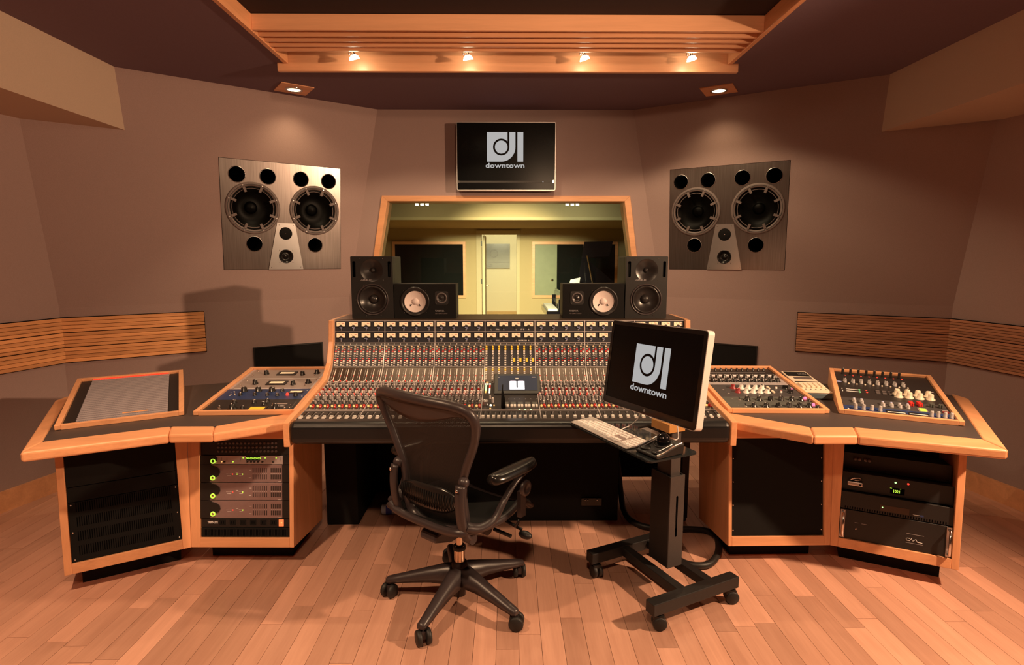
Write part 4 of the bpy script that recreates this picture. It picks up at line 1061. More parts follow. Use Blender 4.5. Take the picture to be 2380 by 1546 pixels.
for i, (f0, f1) in enumerate(((0.264, 0.443), (0.445, 0.625), (0.627, 0.808))):
    t, G, W, h, f = rack_unit('audio_interface', 'grey metal audio interface with a lime power ring, %s of three' % pos[i], cLi, f0, f1, 'interface_metal', group_i if False else 'rack unit')
    t['group'] = 'stacked audio interfaces'
    obj('end_cap', MB().prism([(0.0, 0.001), (0.044, 0.001), (0.052, 0.014), (0.072, 0.022), (0.092, 0.034), (0.100, 0.050), (0.097, 0.066), (0.082, 0.078), (0.060, 0.084), (0.052, h - 0.001), (0.0, h - 0.001)], 0, 0.005, 'black'), t, G)
    obj('end_cap', MB().b2((W - 0.040, 0.001, 0), (W, h - 0.001, 0.003), 'black'), t, G)
    obj('power_ring', MB().lathe([(0.0125, 0.005), (0.0120, 0.009), (0.0075, 0.009), (0.007, 0.005)], 'led_lime', TR(0.064, 0.024, 0), 20).lathe([(0.007, 0.006), (0.006, 0.008), (0, 0.008)], 'brass_chrome', TR(0.064, 0.024, 0), 14), t, G)
    mb = leds(MB(), [(0.163, 0.042)], 'led_red', 0.0034); leds(mb, [(0.214, 0.042)] + ([(0.186, 0.042)] if i == 0 else []), 'led_lime', 0.0032)
    for k in range(5): mb.box((0.132 + k * 0.006, 0.043, 0.0003), (0.0025, 0.0015, 0.0006), 'print_white').box((0.196 + k * 0.005, 0.0445, 0.0003), (0.0025, 0.0012, 0.0006), 'print_white')
    for x, y, w_ in ((0.145, 0.034, 0.02), (0.185, 0.050, 0.012), (0.206, 0.034, 0.018), (0.254, 0.062, 0.010), (0.252, 0.024, 0.012), (W - 0.055, 0.004, 0.014)): mb.box((x, y, 0.0003), (w_, 0.0018, 0.0006), 'print_white')
    for g in range(2):
        for k in range(8): mb.box((0.268 + g * 0.092 + k * 0.0096, 0.044, 0.0003), (0.003, 0.0022, 0.0006), 'print_white')
    obj('markings', mb, t, G)
    mb = MB()
    for g in range(2):
        for y0 in (0.016, 0.050):
            for k in range(8): mb.b2((0.266 + g * 0.092 + k * 0.0096, y0, -0.0002), (0.2705 + g * 0.092 + k * 0.0096, y0 + 0.024, 0.0005), 'panel_dark')
    obj('vent_slots', mb, t, G, kind='stuff')
t, G, W, h, f = rack_unit('power_strip', 'black rack power strip with a glowing orange switch', cLi, 0.810, 0.898, 'black')
text('maker_name', 'TRIPP-LITE', 0.0155, G @ TR(0.060, 0.020, 0.0006), t, 'print_white', bold=0.0006, sx=0.72)
for k in range(6): obj('outlet', MB().b2((0.095 + k * 0.052, 0.010, 0), (0.126 + k * 0.052, 0.037, 0.001), 'black_matte').b2((0.104 + k * 0.052, 0.018, 0.001), (0.107 + k * 0.052, 0.030, 0.0014), 'void_black').b2((0.114 + k * 0.052, 0.018, 0.001), (0.117 + k * 0.052, 0.030, 0.0014), 'void_black'), t, G)
obj('rocker_switch', MB().b2((W - 0.058, 0.006, 0), (W - 0.034, 0.040, 0.004), 'switch_orange').sphere((W - 0.044, 0.024, 0.004), 0.004, 'led_amber', 10), t, G)
t, G, W, h, f = rack_unit('vent_panel', 'black slotted vent panel below the power strip', cLi, 0.902, 1.0, 'black_matte')
obj('slot_row', slots(0.02, W - 0.02, 56, 0.008, h - 0.010), t, G, kind='stuff')
# right inner: one big panel
t, G, W, h, f = rack_unit('blank_panel', 'large plain black panel filling the cabinet right of the kneehole', cRi, 0, 1.0, 'black_matte')
mb = MB()
for x in (0.010, W - 0.010):
    for y in (0.03, 0.16, 0.28, 0.40, 0.50): mb.lathe([(0.0035, 0), (0.003, 0.003), (0, 0.003)], 'chrome', TR(x, y, 0), 8)
obj('screws', mb, t, G, kind='stuff')
# far right: rack shelf gear
t, G, W, h, f = rack_unit('knob_unit', 'black unit with four pale knobs deep in the far right cabinet', cRo, 0.16, 0.33, 'black', rec=0.10)
for x in (0.060, 0.078, 0.105, 0.122): knob(t, G, x, 0.055, 0.009, 0.016, 'knob_dark')
t, G, W, h, f = rack_unit('clock_unit', 'black rack unit with green 1021 display in the far right cabinet', cRo, 0.335, 0.52, 'black', rec=0.035)
dp = obj('display', MB().b2((0.21, 0.015, 0), (0.27, 0.045, 0.001), 'void_black'), t, G)
text('digits', '1021', 0.020, G @ TR(0.237, 0.022, 0.0014), dp, 'led_lime', bold=0.0003, sx=0.8)
mb = leds(MB(), [(0.230, 0.072)], 'led_green', 0.0042, 0.004); leds(mb, [(0.282, 0.074)], 'led_red', 0.0050, 0.004)
mb.box((0.213, 0.042, 0.0012), (0.008, 0.0018, 0.0006), 'led_lime').box((0.252, 0.043, 0.0012), (0.005, 0.0018, 0.0006), 'led_lime')
obj('indicator', mb, t, G)
bx = G @ TR(0.03, 0.0, 0)
dv = thing('small_drive', 'small silver device with cables beside the green clock display', 'device', bx @ TR(0.03, 0, 0))
obj('case', MB().b2((-0.005, 0.030, 0.001), (0.062, 0.050, 0.022), 'aluminium'), dv, bx, bev=0.004)
obj('cable_loop', MB().tube([(0.0, 0.052, 0.012), (0.02, 0.066, 0.016), (0.045, 0.070, 0.012), (0.06, 0.062, 0.01), (0.035, 0.056, 0.014), (0.01, 0.060, 0.012)], 0.0025, 'chrome', 6), dv, bx)
obj('port', MB().lathe([(0.004, 0), (0.004, 0.001), (0, 0.001)], 'void_black', TR(0.05, 0.038, 0.022), 12), dv, bx)
t, G, W, h, f = rack_unit('processor_unit', 'black rack unit with a single green light in the far right cabinet', cRo, 0.525, 0.70, 'black')
obj('window', MB().b2((0.170, 0.018, 0), (0.290, 0.048, 0.001), 'panel_bronze'), t, G)
obj('indicator', leds(MB(), [(0.180, 0.036)], 'led_green', 0.0032, 0.003), t, G)
obj('badge', MB().b2((0.305, 0.024, 0), (0.332, 0.0255, 0.0008), 'print_white').b2((0.334, 0.020, 0), (0.348, 0.028, 0.0008), 'panel_blue'), t, G)
obj('slot_row', slots(0.02, W - 0.02, 40, 0.003, 0.015), t, G, kind='stuff')
t, G, W, h, f = rack_unit('power_supply', 'black power supply with two chrome handles at the bottom right', cRo, 0.705, 1.0, 'black')
for x in (0.014, W - 0.014):
    obj('handle', MB().b2((x - 0.010, 0.004, 0), (x + 0.010, h - 0.004, 0.004), 'aluminium').tube([(x, 0.015, 0.003), (x, 0.018, 0.03), (x, h - 0.018, 0.03), (x, h - 0.015, 0.003)], 0.006, 'chrome', 10), t, G)
knob(t, G, 0.075, 0.058, 0.004, 0.014, 'chrome', 'toggle', name='toggle')
mb = MB().box((0.075, 0.088, 0.0003), (0.016, 0.002, 0.0006), 'print_grey').box((0.108, 0.087, 0.0003), (0.022, 0.0025, 0.0006), 'print_grey').box((0.320, 0.080, 0.0003), (0.07, 0.002, 0.0006), 'print_grey').box((0.318, 0.036, 0.0003), (0.07, 0.0018, 0.0006), 'print_grey')
obj('print_lines', mb, t, G)
obj('emblem', MB().tube([(0.300, 0.058, 0.001), (0.289, 0.058, 0.001), (0.284, 0.053, 0.001), (0.287, 0.047, 0.001), (0.299, 0.047, 0.001), (0.306, 0.058, 0.001), (0.312, 0.047, 0.001), (0.324, 0.058, 0.001), (0.330, 0.046, 0.001), (0.350, 0.045, 0.001)], 0.0013, 'print_white', 6), t, G)

# ------------------------------------------------------------------ tilted gear frames on the desks
def gear_frame(o, ang, label, z0=0.775, W=0.53, D=0.725):
    u = V(math.cos(ang), math.sin(ang), 0); w = V(-math.sin(ang), math.cos(ang), 0.133)
    F = fr_mat((o[0], o[1], z0), u, w)
    t = thing('gear_frame', label, 'rack frame', Matrix.Translation(Vector((o[0], o[1], 0.752)) + u * W / 2 + V(w.x, w.y, 0) * D / 2), 'tilted maple frames on the desk wings')
    S = lambda x0, x1: MB().prism([(0, 0), (D, 0), (D, -0.119), (0, -0.023)], x0, x1, 'maple_y', F @ YZ)
    obj('side_board', S(0, 0.024), t, bev=0.002); obj('side_board', S(W - 0.024, W), t, bev=0.002)
    obj('front_board', MB().b2((0.024, 0, -0.025), (W - 0.024, 0.018, 0), 'maple'), t, F, bev=0.002)
    obj('back_board', MB().b2((0.024, D - 0.022, -0.115), (W - 0.024, D, 0), 'maple'), t, F, bev=0.002)
    obj('tray', MB().b2((0.024, 0.018, -0.025), (W - 0.024, D - 0.022, -0.022), 'black'), t, F)
    return F @ TR(0.024, 0, -0.022), W - 0.048
def gear(name, label, G, W, y0, y1, m, cat='rack unit'):
    H_ = G @ TR(0, y0, 0.010)
    t = thing(name, label, cat, H_ @ TR(W / 2, (y1 - y0) / 2, -0.01))
    obj('faceplate', MB().b2((0.001, 0.001, -0.0098), (W - 0.001, y1 - y0 - 0.001, 0), m), t, H_, bev=0.001, seg=1)
    return t, H_
# patchbay
G, W = gear_frame((-2.138, 2.568), math.radians(29.7), 'tilted maple frame around the patchbay at the far left')
pb = thing('patchbay', 'wide patchbay of many thin grey jack strips, glowing red at its top edge', 'patchbay', G @ TR(W / 2, 0.35, 0.001))
for x0, x1 in ((0.0, 0.048), (W - 0.048, W)): obj('ear', MB().b2((x0, 0.02, 0.001), (x1, 0.70, 0.008), 'black'), pb, G)
n = 24; p = (0.695 - 0.022) / n
ME_S = MB()
for i in range(n):
    y = 0.022 + i * p
    st = obj('jack_strip', MB().b2((0.05, y + 0.010, 0.001), (W - 0.05, y + p - 0.002, 0.012), 'patch_strip' if i != 2 else 'patch_strip'), pb, G)
    mb = MB().b2((0.05, y, 0.001), (W - 0.05, y + 0.009, 0.007), 'panel_dark')
    for k in range(48): mb.lathe([(0.0028, 0), (0.0026, 0.0025), (0.0016, 0.0025), (0.0014, 0)], 'aluminium' if k in (0, 23, 24, 47) else 'black', TR(0.056 + k * (W - 0.112) / 47, y + 0.0045, 0.007), 6, False)
    obj('jack_row', mb, st, G, kind='stuff')
obj('colour_strip', MB().b2((0.235, 0.022 + 2 * p + 0.012, 0.012), (0.345, 0.022 + 2 * p + p - 0.004, 0.0128), 'knob_yellow' if False else 'slat_oak'), pb, G)
mb = MB()
for k in range(48): mb.lathe([(0.0032, 0), (0.0032, 0.012), (0, 0.013)], 'patch_led', TR(0.056 + k * (W - 0.112) / 47, 0.6985, 0.006), 6, False)
obj('lamp_row', mb, pb, G, kind='stuff')
# left outboard
G, W = gear_frame((-1.628, 2.822), math.radians(1.6), 'tilted maple frame with outboard gear left of the console')
for i, (y0, y1) in enumerate(((0.525, 0.70), (0.352, 0.523))):
    t, H_ = gear('compressor', 'taupe compressor with a small meter, %s one in the left outboard frame' % ('rear' if i == 0 else 'front'), G, W, y0, y1, 'panel_taupe')
    t['group'] = 'taupe compressors'
    mt = obj('meter', MB().b2((0.185, 0.062, 0), (0.300, 0.122, 0.006), 'panel_dark'), t, H_)
    obj('meter_face', MB().b2((0.202, 0.078, 0.006), (0.284, 0.108, 0.0066), 'meter_face'), mt, H_)
    knob(t, H_, 0.118, 0.085, 0.0165, 0.026, 'knob_black'); knob(t, H_, 0.345, 0.070, 0.0155, 0.024, 'knob_black'); knob(t, H_, 0.425, 0.100, 0.0165, 0.022, 'knob_black', 'skirt')
    for x, y in ((0.045, 0.055), (0.418, 0.052), (0.045, 0.14), (0.462, 0.14)): knob(t, H_, x, y, 0.005, 0.012, 'chrome', 'toggle', name='toggle')
    obj('trim_line', MB().b2((0.03, 0.003, 0), (W - 0.03, 0.006, 0.0008), 'print_white'), t, H_)
    obj('side_strip', MB().b2((0.002, 0.002, 0), (0.018, y1 - y0 - 0.002, 0.001), 'panel_silver').b2((W - 0.020, 0.002, 0), (W - 0.002, y1 - y0 - 0.002, 0.001), 'panel_silver'), t, H_)
t, H_ = gear('limiter', 'dark blue limiter with a red lamp in the left outboard frame', G, W, 0.190, 0.350, 'panel_blue')
for x in (0.105, 0.185, 0.262): knob(t, H_, x, 0.125, 0.019, 0.024, 'knob_black')
for x, y in ((0.322, 0.12), (0.11, 0.062), (0.19, 0.060), (0.262, 0.055), (0.318, 0.052)): knob(t, H_, x, y, 0.011, 0.016, 'knob_black', cap='chrome')
obj('meter', MB().b2((0.365, 0.088, 0), (0.445, 0.12, 0.004), 'panel_bronze').b2((0.372, 0.092, 0.004), (0.438, 0.115, 0.0046), 'meter_face'), t, H_)
knob(t, H_, 0.420, 0.050, 0.013, 0.020, 'knob_black')
obj('lamp', MB().lathe([(0.009, 0), (0.009, 0.006), (0.006, 0.014), (0, 0.016)], 'led_red', TR(0.372, 0.058, 0), 12), t, H_)
obj('print_marks', leds(MB(), [(0.05, 0.12), (0.46, 0.13), (0.458, 0.04), (0.052, 0.06)], 'print_white', 0.004), t, H_)
for x in (0.05, 0.075): knob(t, H_, x, 0.075, 0.005, 0.012, 'chrome', 'toggle', name='toggle')
t, H_ = gear('equaliser', 'black limiter with an amber meter at the front of the left frame', G, W, 0.020, 0.188, 'panel_dark')
for x, y in ((0.128, 0.118), (0.232, 0.118), (0.298, 0.132), (0.295, 0.092)): knob(t, H_, x, y, 0.013, 0.018, 'knob_black', cap='chrome')
knob(t, H_, 0.150, 0.040, 0.022, 0.024, 'knob_black', 'skirt'); knob(t, H_, 0.372, 0.045, 0.017, 0.022, 'knob_black', 'skirt'); knob(t, H_, 0.205, 0.035, 0.012, 0.016, 'knob_black')
obj('meter', MB().b2((0.232, 0.010, 0), (0.330, 0.062, 0.004), 'panel_bronze').b2((0.243, 0.014, 0.004), (0.320, 0.050, 0.0046), 'led_amber' if False else 'knob_yellow'), t, H_)
for x, y in ((0.075, 0.05), (0.085, 0.035), (0.42, 0.045), (0.445, 0.05), (0.345, 0.075)): knob(t, H_, x, y, 0.006, 0.014, 'chrome', 'toggle', name='toggle')
obj('label_plate', MB().b2((0.355, 0.095, 0), (0.415, 0.110, 0.001), 'panel_taupe'), t, H_)
mb = MB()
for k in range(6): mb.box((0.355 + k * 0.011, 0.070, 0.0006), (0.007, 0.004, 0.0012), 'print_white')
for k in range(7): mb.box((0.455, 0.05 + k * 0.012, 0.0006), (0.004, 0.003, 0.0012), 'print_grey')
obj('print_marks', mb, t, H_, kind='stuff')
# right outboard
G, W = gear_frame((1.160, 2.846), math.radians(-1.6), 'tilted maple frame with outboard gear right of the console')
t, H_ = gear('preamp', 'narrow black unit with a row of small knobs, rearmost right of the console', G, W, 0.590, 0.70, 'panel_dark')
for k in range(12): knob(t, H_, 0.06 + k * 0.034, 0.070, 0.0075, 0.016, 'knob_black')
obj('print_marks', MB().box((0.24, 0.03, 0.0004), (0.38, 0.003, 0.0008), 'print_grey'), t, H_)
t, H_ = gear('channel_mixer', 'silver unit with a row of ten large black knobs', G, W, 0.405, 0.588, 'panel_silver')
for k in range(10):
    x = 0.045 + k * 0.043
    knob(t, H_, x, 0.055, 0.0175, 0.022, 'knob_black', 'skirt')
    knob(t, H_, x + 0.004, 0.118, 0.013, 0.020, 'knob_black')
obj('button_strip', MB().b2((0.03, 0.150, 0), (0.45, 0.165, 0.003), 'led_white' if False else 'print_white'), t, H_)
obj('indicator', leds(MB(), [(0.235, 0.10)], 'led_blue', 0.0055, 0.006), t, H_)
t, H_ = gear('tone_module', 'slate equaliser with dark red and white knobs', G, W, 0.205, 0.403, 'panel_slate')
for r, y in enumerate((0.135, 0.070)):
    knob(t, H_, 0.125 + r * 0.004, y, 0.0150, 0.024, 'knob_darkred', 'skirt')
    for k in range(4): knob(t, H_, 0.172 + k * 0.040 + r * 0.003, y - 0.003, 0.0150, 0.022, 'knob_white' if k < 3 else 'knob_white', 'skirt', 'knob_grey' if k < 3 else 'knob_black')
    obj('paddle', MB().b2((0.322, y - 0.02, 0), (0.334, y + 0.016, 0.010), 'cream'), t, H_, bev=0.003)
    knob(t, H_, 0.375, y, 0.007, 0.010, 'knob_white', cap='knob_red')
    knob(t, H_, 0.425, y - 0.004, 0.015, 0.02, 'knob_black', 'pointer')
obj('lamp', leds(MB(), [(0.457, 0.115)], 'led_pink', 0.005, 0.008), t, H_)
obj('print_marks', leds(MB(), [(0.06, 0.11), (0.07, 0.05), (0.468, 0.15)], 'print_grey', 0.006), t, H_, kind='stuff')
for i, (y0, y1) in enumerate(((0.113, 0.203), (0.020, 0.111))):
    t, H_ = gear('equaliser', 'grey green unit with black knobs and pink lamp, %s of two' % ('rear' if i == 0 else 'front'), G, W, y0, y1, 'panel_green')
    t['group'] = 'grey green equalisers'
    for x, r_, st_ in ((0.135, 0.0165, 'skirt'), (0.200, 0.0165, 'skirt'), (0.262, 0.0135, 'pointer'), (0.320, 0.0150, 'round'), (0.378, 0.0165, 'skirt'), (0.430, 0.0155, 'skirt')):
        knob(t, H_, x, 0.042, r_, 0.022, 'knob_black', st_)
    knob(t, H_, 0.468, 0.030, 0.0095, 0.014, 'knob_black'); knob(t, H_, 0.095, 0.045, 0.006, 0.016, 'knob_black', 'toggle', name='toggle')
    obj('lamp', MB().lathe([(0.0085, 0), (0.0085, 0.005), (0.006, 0.012), (0, 0.014)], 'led_pink', TR(0.462, 0.062, 0), 12), t, H_)
    obj('print_marks', leds(MB(), [(0.06, 0.06), (0.165, 0.025), (0.23, 0.025), (0.29, 0.06), (0.35, 0.025)], 'print_grey', 0.0028), t, H_)
# far right mixer gear
G, W = gear_frame((1.738, 2.832), math.radians(-25.8), 'tilted maple frame around coloured knob units at the far right')
t, H_ = gear('line_mixer', 'black eight channel unit with red lights, rear of the far right frame', G, W, 0.415, 0.70, 'panel_dark')
for k in range(8):
    x = 0.045 + k * 0.0415
    knob(t, H_, x, 0.245 - 0.002 * k, 0.0085, 0.034, 'knob_black'); knob(t, H_, x, 0.100, 0.0095, 0.020, 'knob_grey', cap='knob_black'); knob(t, H_, x + 0.001, 0.078, 0.0085, 0.020, 'knob_grey', cap='knob_black')
mb = leds(MB(), [(0.058 + k * 0.0415, 0.215) for k in range(8)], 'led_red', 0.0042, 0.003)
leds(mb, [(0.062 + k * 0.0415, 0.055) for k in range(8)], 'cream', 0.0045, 0.008)
obj('indicator', mb, t, H_, kind='stuff')
obj('print_marks', MB().b2((0.004, 0.08, 0), (0.028, 0.095, 0.0008), 'print_blue').b2((0.43, 0.02, 0), (0.465, 0.026, 0.0008), 'print_white'), t, H_)
t, H_ = gear('meter_unit', 'black unit with two white light strips and eight cream knobs', G, W, 0.235, 0.413, 'panel_dark')
for r, y in enumerate((0.135, 0.100)):
    obj('light_strip', MB().b2((0.040, y + 0.0, 0), (0.100, y + 0.008, 0.001), 'print_white').b2((0.018, y - 0.006, 0), (0.022, y + 0.014, 0.001), 'print_white'), t, H_)
    mb = leds(MB(), [(0.106, y + 0.004)], 'led_green', 0.005, 0.003); leds(mb, [(0.140, y + 0.005)], 'led_red', 0.005, 0.003)
    for k in range(3): mb.b2((0.185 + k * 0.03, y - 0.006, 0), (0.203 + k * 0.03, y + 0.012, 0.005), 'knob_dark')
    obj('indicator', mb, t, H_)
    for k in range(4): knob(t, H_, 0.295 + k * 0.0475 + r * 0.003 - 0.012, y - 0.012 - 0.01 * r, 0.0175, 0.030, 'cream', 'skirt')
t, H_ = gear('dynamics_unit', 'slate unit with red lobed knobs and lit green buttons', G, W, 0.112, 0.233, 'panel_slate')
for x, y in ((0.320, 0.098), (0.358, 0.100)):
    for q in range(2): knob(t, H_, x + q * 0.003, y - q * 0.022, 0.0135, 0.016, 'knob_red', 'lobe')
for x in (0.412, 0.450): knob(t, H_, x, 0.085, 0.0135, 0.018, 'panel_green', 'lobe')
for x in (0.060, 0.095, 0.190, 0.228, 0.265, 0.300):
    knob(t, H_, x, 0.068 if x < 0.1 else 0.052, 0.0085, 0.018, 'knob_grey', cap='print_blue'); knob(t, H_, x + 0.002, 0.045 if x < 0.1 else 0.030, 0.0085, 0.016, 'knob_grey')
obj('green_button', MB().b2((0.350, 0.028, 0), (0.376, 0.044, 0.004), 'led_lime').b2((0.350, 0.008, 0), (0.376, 0.024, 0.004), 'led_lime').b2((0.343, 0.002, 0), (0.383, 0.052, 0.0015), 'panel_taupe'), t, H_)
obj('side_buttons', MB().b2((0.445, 0.012, 0), (0.470, 0.026, 0.004), 'knob_darkred').b2((0.445, 0.030, 0), (0.470, 0.044, 0.004), 'panel_taupe'), t, H_)
t, H_ = gear('blue_compressor', 'blue unit with two slot meters at the front of the far right frame', G, W, 0.020, 0.110, 'panel_blue')
for x in (0.058, 0.094, 0.130, 0.168, 0.385, 0.412, 0.440, 0.466): knob(t, H_, x, 0.045 if x < 0.2 else 0.040, 0.0095, 0.028, 'knob_grey')
for x in (0.195, 0.290): obj('meter', MB().b2((x, 0.022, 0), (x + 0.085, 0.062, 0.003), 'black').b2((x + 0.004, 0.035, 0.003), (x + 0.081, 0.044, 0.0036), 'print_white'), t, H_)
obj('print_marks', leds(MB(), [(0.024, 0.04), (0.285, 0.02)], 'print_white', 0.004).b2((0.21, 0.012, 0), (0.27, 0.015, 0.0006), 'print_white'), t, H_)
# drum machine on the right desk
DM = fr_mat((1.722, 3.14, 0.752), (math.cos(-0.14), math.sin(-0.14), 0), (math.sin(0.14), math.cos(0.14), 0))
t = thing('drum_machine', 'cream drum machine with blue grey sides lying behind the right outboard frame', 'drum machine', DM)
W_, D_ = 0.150, 0.42
obj('base', MB().prism([(0, 0.004), (D_, 0.004), (D_, 0.075), (0, 0.035)], 0.0, W_, 'teal_plastic', DM @ YZ), t, bev=0.004)
TF2 = DM @ TR(0, 0, 0.036) @ RX(math.atan(0.04 / D_))
obj('top_plate', MB().b2((0, 0, 0), (W_, D_, 0.008), 'cream'), t, TF2, bev=0.003)
obj('display_strip', MB().b2((0.008, 0.31, 0.008), (0.140, 0.40, 0.010), 'black_matte'), t, TF2)
text('maker_name', 'LINN', 0.022, TF2 @ TR(0.105, 0.345, 0.0105), t, 'print_grey')
obj('button_block', MB().b2((0.03, 0.245, 0.008), (0.135, 0.285, 0.011), 'knob_dark'), t, TF2)
obj('divider_line', MB().b2((0.01, 0.185, 0.008), (0.14, 0.198, 0.010), 'black'), t, TF2)
for k in range(5): obj('slider_key', MB().b2((0.010 + k * 0.0275, 0.075, 0.008), (0.029 + k * 0.0275, 0.150, 0.018), 'cream'), t, TF2, bev=0.002)
mb = MB()
for k in range(5): mb.lathe([(0.0035, 0.008), (0.0035, 0.011), (0, 0.011)], 'knob_dark', TR(0.02 + k * 0.0275, 0.045, 0), 8)
obj('dots', mb, t, TF2, kind='stuff')
# ------------------------------------------------------------------ task chair
CH = Matrix.Translation((-0.22, 2.40, 0)) @ RZ(math.radians(-38))
CB = CH @ TR(0.018, 0, 0)
chair = thing('office_chair', 'black mesh back office chair on a five star base in front of the console', 'office chair', CH)
def arc_pts(pts, n=6):
    """smooth curve through points"""
    P = [Vector(p) for p in pts]; o = []
    for i in range(len(P) - 1):
        p0 = P[max(i - 1, 0)]; p1 = P[i]; p2 = P[i + 1]; p3 = P[min(i + 2, len(P) - 1)]
        for k in range(n):
            t = k / n
            o.append(0.5 * ((2 * p1) + (p2 - p0) * t + (2 * p0 - 5 * p1 + 4 * p2 - p3) * t * t + (3 * p1 - p0 - 3 * p2 + p3) * t ** 3))
    o.append(P[-1]); return o
CW = Matrix.Translation((-0.22, 2.40, 0))
hub = obj('base_hub', MB().lathe([(0.0, 0.022), (0.026, 0.022), (0.028, 0.075), (0.040, 0.085), (0.046, 0.12), (0.040, 0.165), (0.032, 0.185), (0.0, 0.186)], 'chair_plastic', None, 24), chair, CW)
for k, dg in enumerate((175, 247, 319, 31, 103)):
    A = CW @ RZ(math.radians(dg))
    rows = []
    for r, hw, zt, zb in ((0.015, 0.036, 0.170, 0.085), (0.06, 0.036, 0.165, 0.088), (0.13, 0.030, 0.148, 0.090), (0.22, 0.025, 0.124, 0.082), (0.295, 0.022, 0.104, 0.072), (0.335, 0.020, 0.094, 0.068), (0.345, 0.014, 0.088, 0.070)):
        rows.append([(r, -hw, zb), (r, -hw, (zt + zb) / 2), (r, -hw * 0.7, zt - 0.004), (r, 0, zt), (r, hw * 0.7, zt - 0.004), (r, hw, (zt + zb) / 2), (r, hw, zb), (r, -hw, zb)])
    mb = MB().grid(rows, 'chair_plastic'); mb.add(rows[-1][:7], [(0, 1, 2, 3, 4, 5, 6)], 'chair_plastic')
    arm = obj('base_arm', mb, chair, A, weld=True)
    C_ = A @ TR(0.325, 0, 0) @ RZ(random.uniform(0.4, 2.6))
    cs = MB()
    for s in (-1, 1): cs.lathe([(0.006, s * 0.009), (0.027, s * 0.009), (0.0320, s * 0.013), (0.0320, s * 0.025), (0.028, s * 0.030), (0.0, s * 0.030)], 'rubber', TR(0.012, 0, 0.0323) @ RX(PI / 2), 22)
    cs.cyl((0, 0, 0.03), (0, 0, 0.075), 0.008, 'chair_plastic', 10).b2((-0.016, -0.009, 0.026), (0.020, 0.009, 0.056), 'chair_plastic')
    obj('caster', cs, arm, C_)
obj('gas_lift', MB().cyl((0, 0, 0.18), (0, 0, 0.245), 0.025, 'brass_chrome', 20).lathe([(0.029, 0.243), (0.030, 0.255), (0.026, 0.262)], 'black', None, 20).cyl((0, 0, 0.25), (0, 0, 0.345), 0.0155, 'brass_chrome', 20), chair, CW)
# tilt mechanism, yoke and levers
obj('tilt_mechanism', MB().prism([(-0.20, 0.365), (-0.10, 0.330), (0.08, 0.335), (0.14, 0.375), (0.12, 0.415), (-0.10, 0.415), (-0.19, 0.40)], -0.05, 0.05, 'chair_plastic', CH @ YZ), chair, bev=0.012)
obj('tilt_spring', MB().cyl((0.06, 0.03, 0.372), (0.15, 0.03, 0.372), 0.028, 'chair_plastic', 16).cyl((0.16, 0.055, 0.365), (0.255, 0.055, 0.362), 0.008, 'black', 8), chair, CH)
lv = obj('lever', MB().cyl((0.17, 0.10, 0.40), (0.27, 0.115, 0.372), 0.007, 'black', 8), chair, CH)
obj('lever_paddle', MB().sphere((0.295, 0.105, 0.360), 0.034, 'black', 16, None, (1.0, 0.62, 0.5)), lv, CH)
obj('lever_hook', MB().tube([(0.245, 0.11, 0.385), (0.255, 0.115, 0.405), (0.262, 0.10, 0.42), (0.262, 0.085, 0.405), (0.25, 0.09, 0.388)], 0.0045, 'chair_plastic', 8), lv, CH)
# back frame outline
half = [(0, .425), (.080, .428), (.135, .445), (.163, .485), (.170, .55), (.170, .62), (.178, .68), (.202, .745), (.237, .82), (.262, .885), (.270, .94), (.250, .982), (.19, 1.003), (.09, 1.011), (0, 1.013)]
ys = [(.40, -.165), (.55, -.195), (.65, -.200), (.80, -.228), (1.02, -.300)]
def by(z, x=0):
    for (z0, a), (z1, b_) in zip(ys, ys[1:]):
        if z <= z1 or z1 == 1.02: return a + (b_ - a) * (z - z0) / (z1 - z0) + 0.055 * (x / 0.26) ** 2
def hw(z):
    for (x0, z0), (x1, z1) in zip(half, half[1:]):
        if z0 <= z <= z1: return x0 + (x1 - x0) * (z - z0) / max(1e-6, z1 - z0)
    return 0.0
rt = [V(x, by(z, x), z) for x, z in half]
loop = rt + [V(-p.x, p.y, p.z) for p in rt[-2:0:-1]]
sm = arc_pts(loop + [loop[0]], 4)[:-1]
rr = [0.0180 + 0.006 * max(0, min(1, (0.60 - p.z) / 0.12)) + 0.003 * max(0, (p.z - 0.85) / 0.15) for p in sm]
obj('back_frame', MB().tube(sm, rr, 'chair_plastic', 10, True), chair, CB)
rows = []
for i in range(25):
    z = 0.430 + (1.000 - 0.430) * i / 24; w = max(0.02, hw(z) - 0.006)
    rows.append([(w * (j / 8 - 1), by(z, w * (j / 8 - 1)) + 0.004, z) for j in range(17)])
obj('back_mesh', MB().grid(rows, 'chair_net'), chair, CB)
rows = []
for i in range(5):
    f = i / 4; row = []
    for j in range(21):
        x = -0.245 + 0.49 * j / 20
        top = 1.003 - 0.030 * (abs(x) / 0.245) ** 3; low = top - 0.020 - 0.068 * max(0, 1 - (x / 0.215) ** 2)
        z = top + (low - top) * f; row.append((x, by(z, x) - 0.006, z))
    rows.append(row)
obj('headband', MB().grid(rows, 'chair_plastic'), chair, CB, solid=0.008)
# lumbar pad
rows = []
for i in range(9):
    f = i / 8
    row = []
    for j in range(17):
        x = -0.175 + 0.35 * j / 16; e = max(0.12, 1 - (x / 0.18) ** 4)
        z = 0.575 + (f - 0.5) * 0.115 * e + 0.01 * (x / 0.17); row.append((x, by(z, x) - 0.020 - 0.010 * math.sin(PI * f), z))
    rows.append(row)
lp = obj('lumbar_pad', MB().grid(rows, 'chair_pad'), chair, CB, solid=0.014)
mb = MB()
for k in range(24):
    x = -0.15 + k * 0.013
    mb.tube([(x, by(0.54, x) - 0.036, 0.54), (x, by(0.575, x) - 0.043, 0.575), (x, by(0.61, x) - 0.036, 0.61)], 0.0022, 'black_matte', 5)
obj('pad_ribs', mb, lp, CB, kind='stuff')
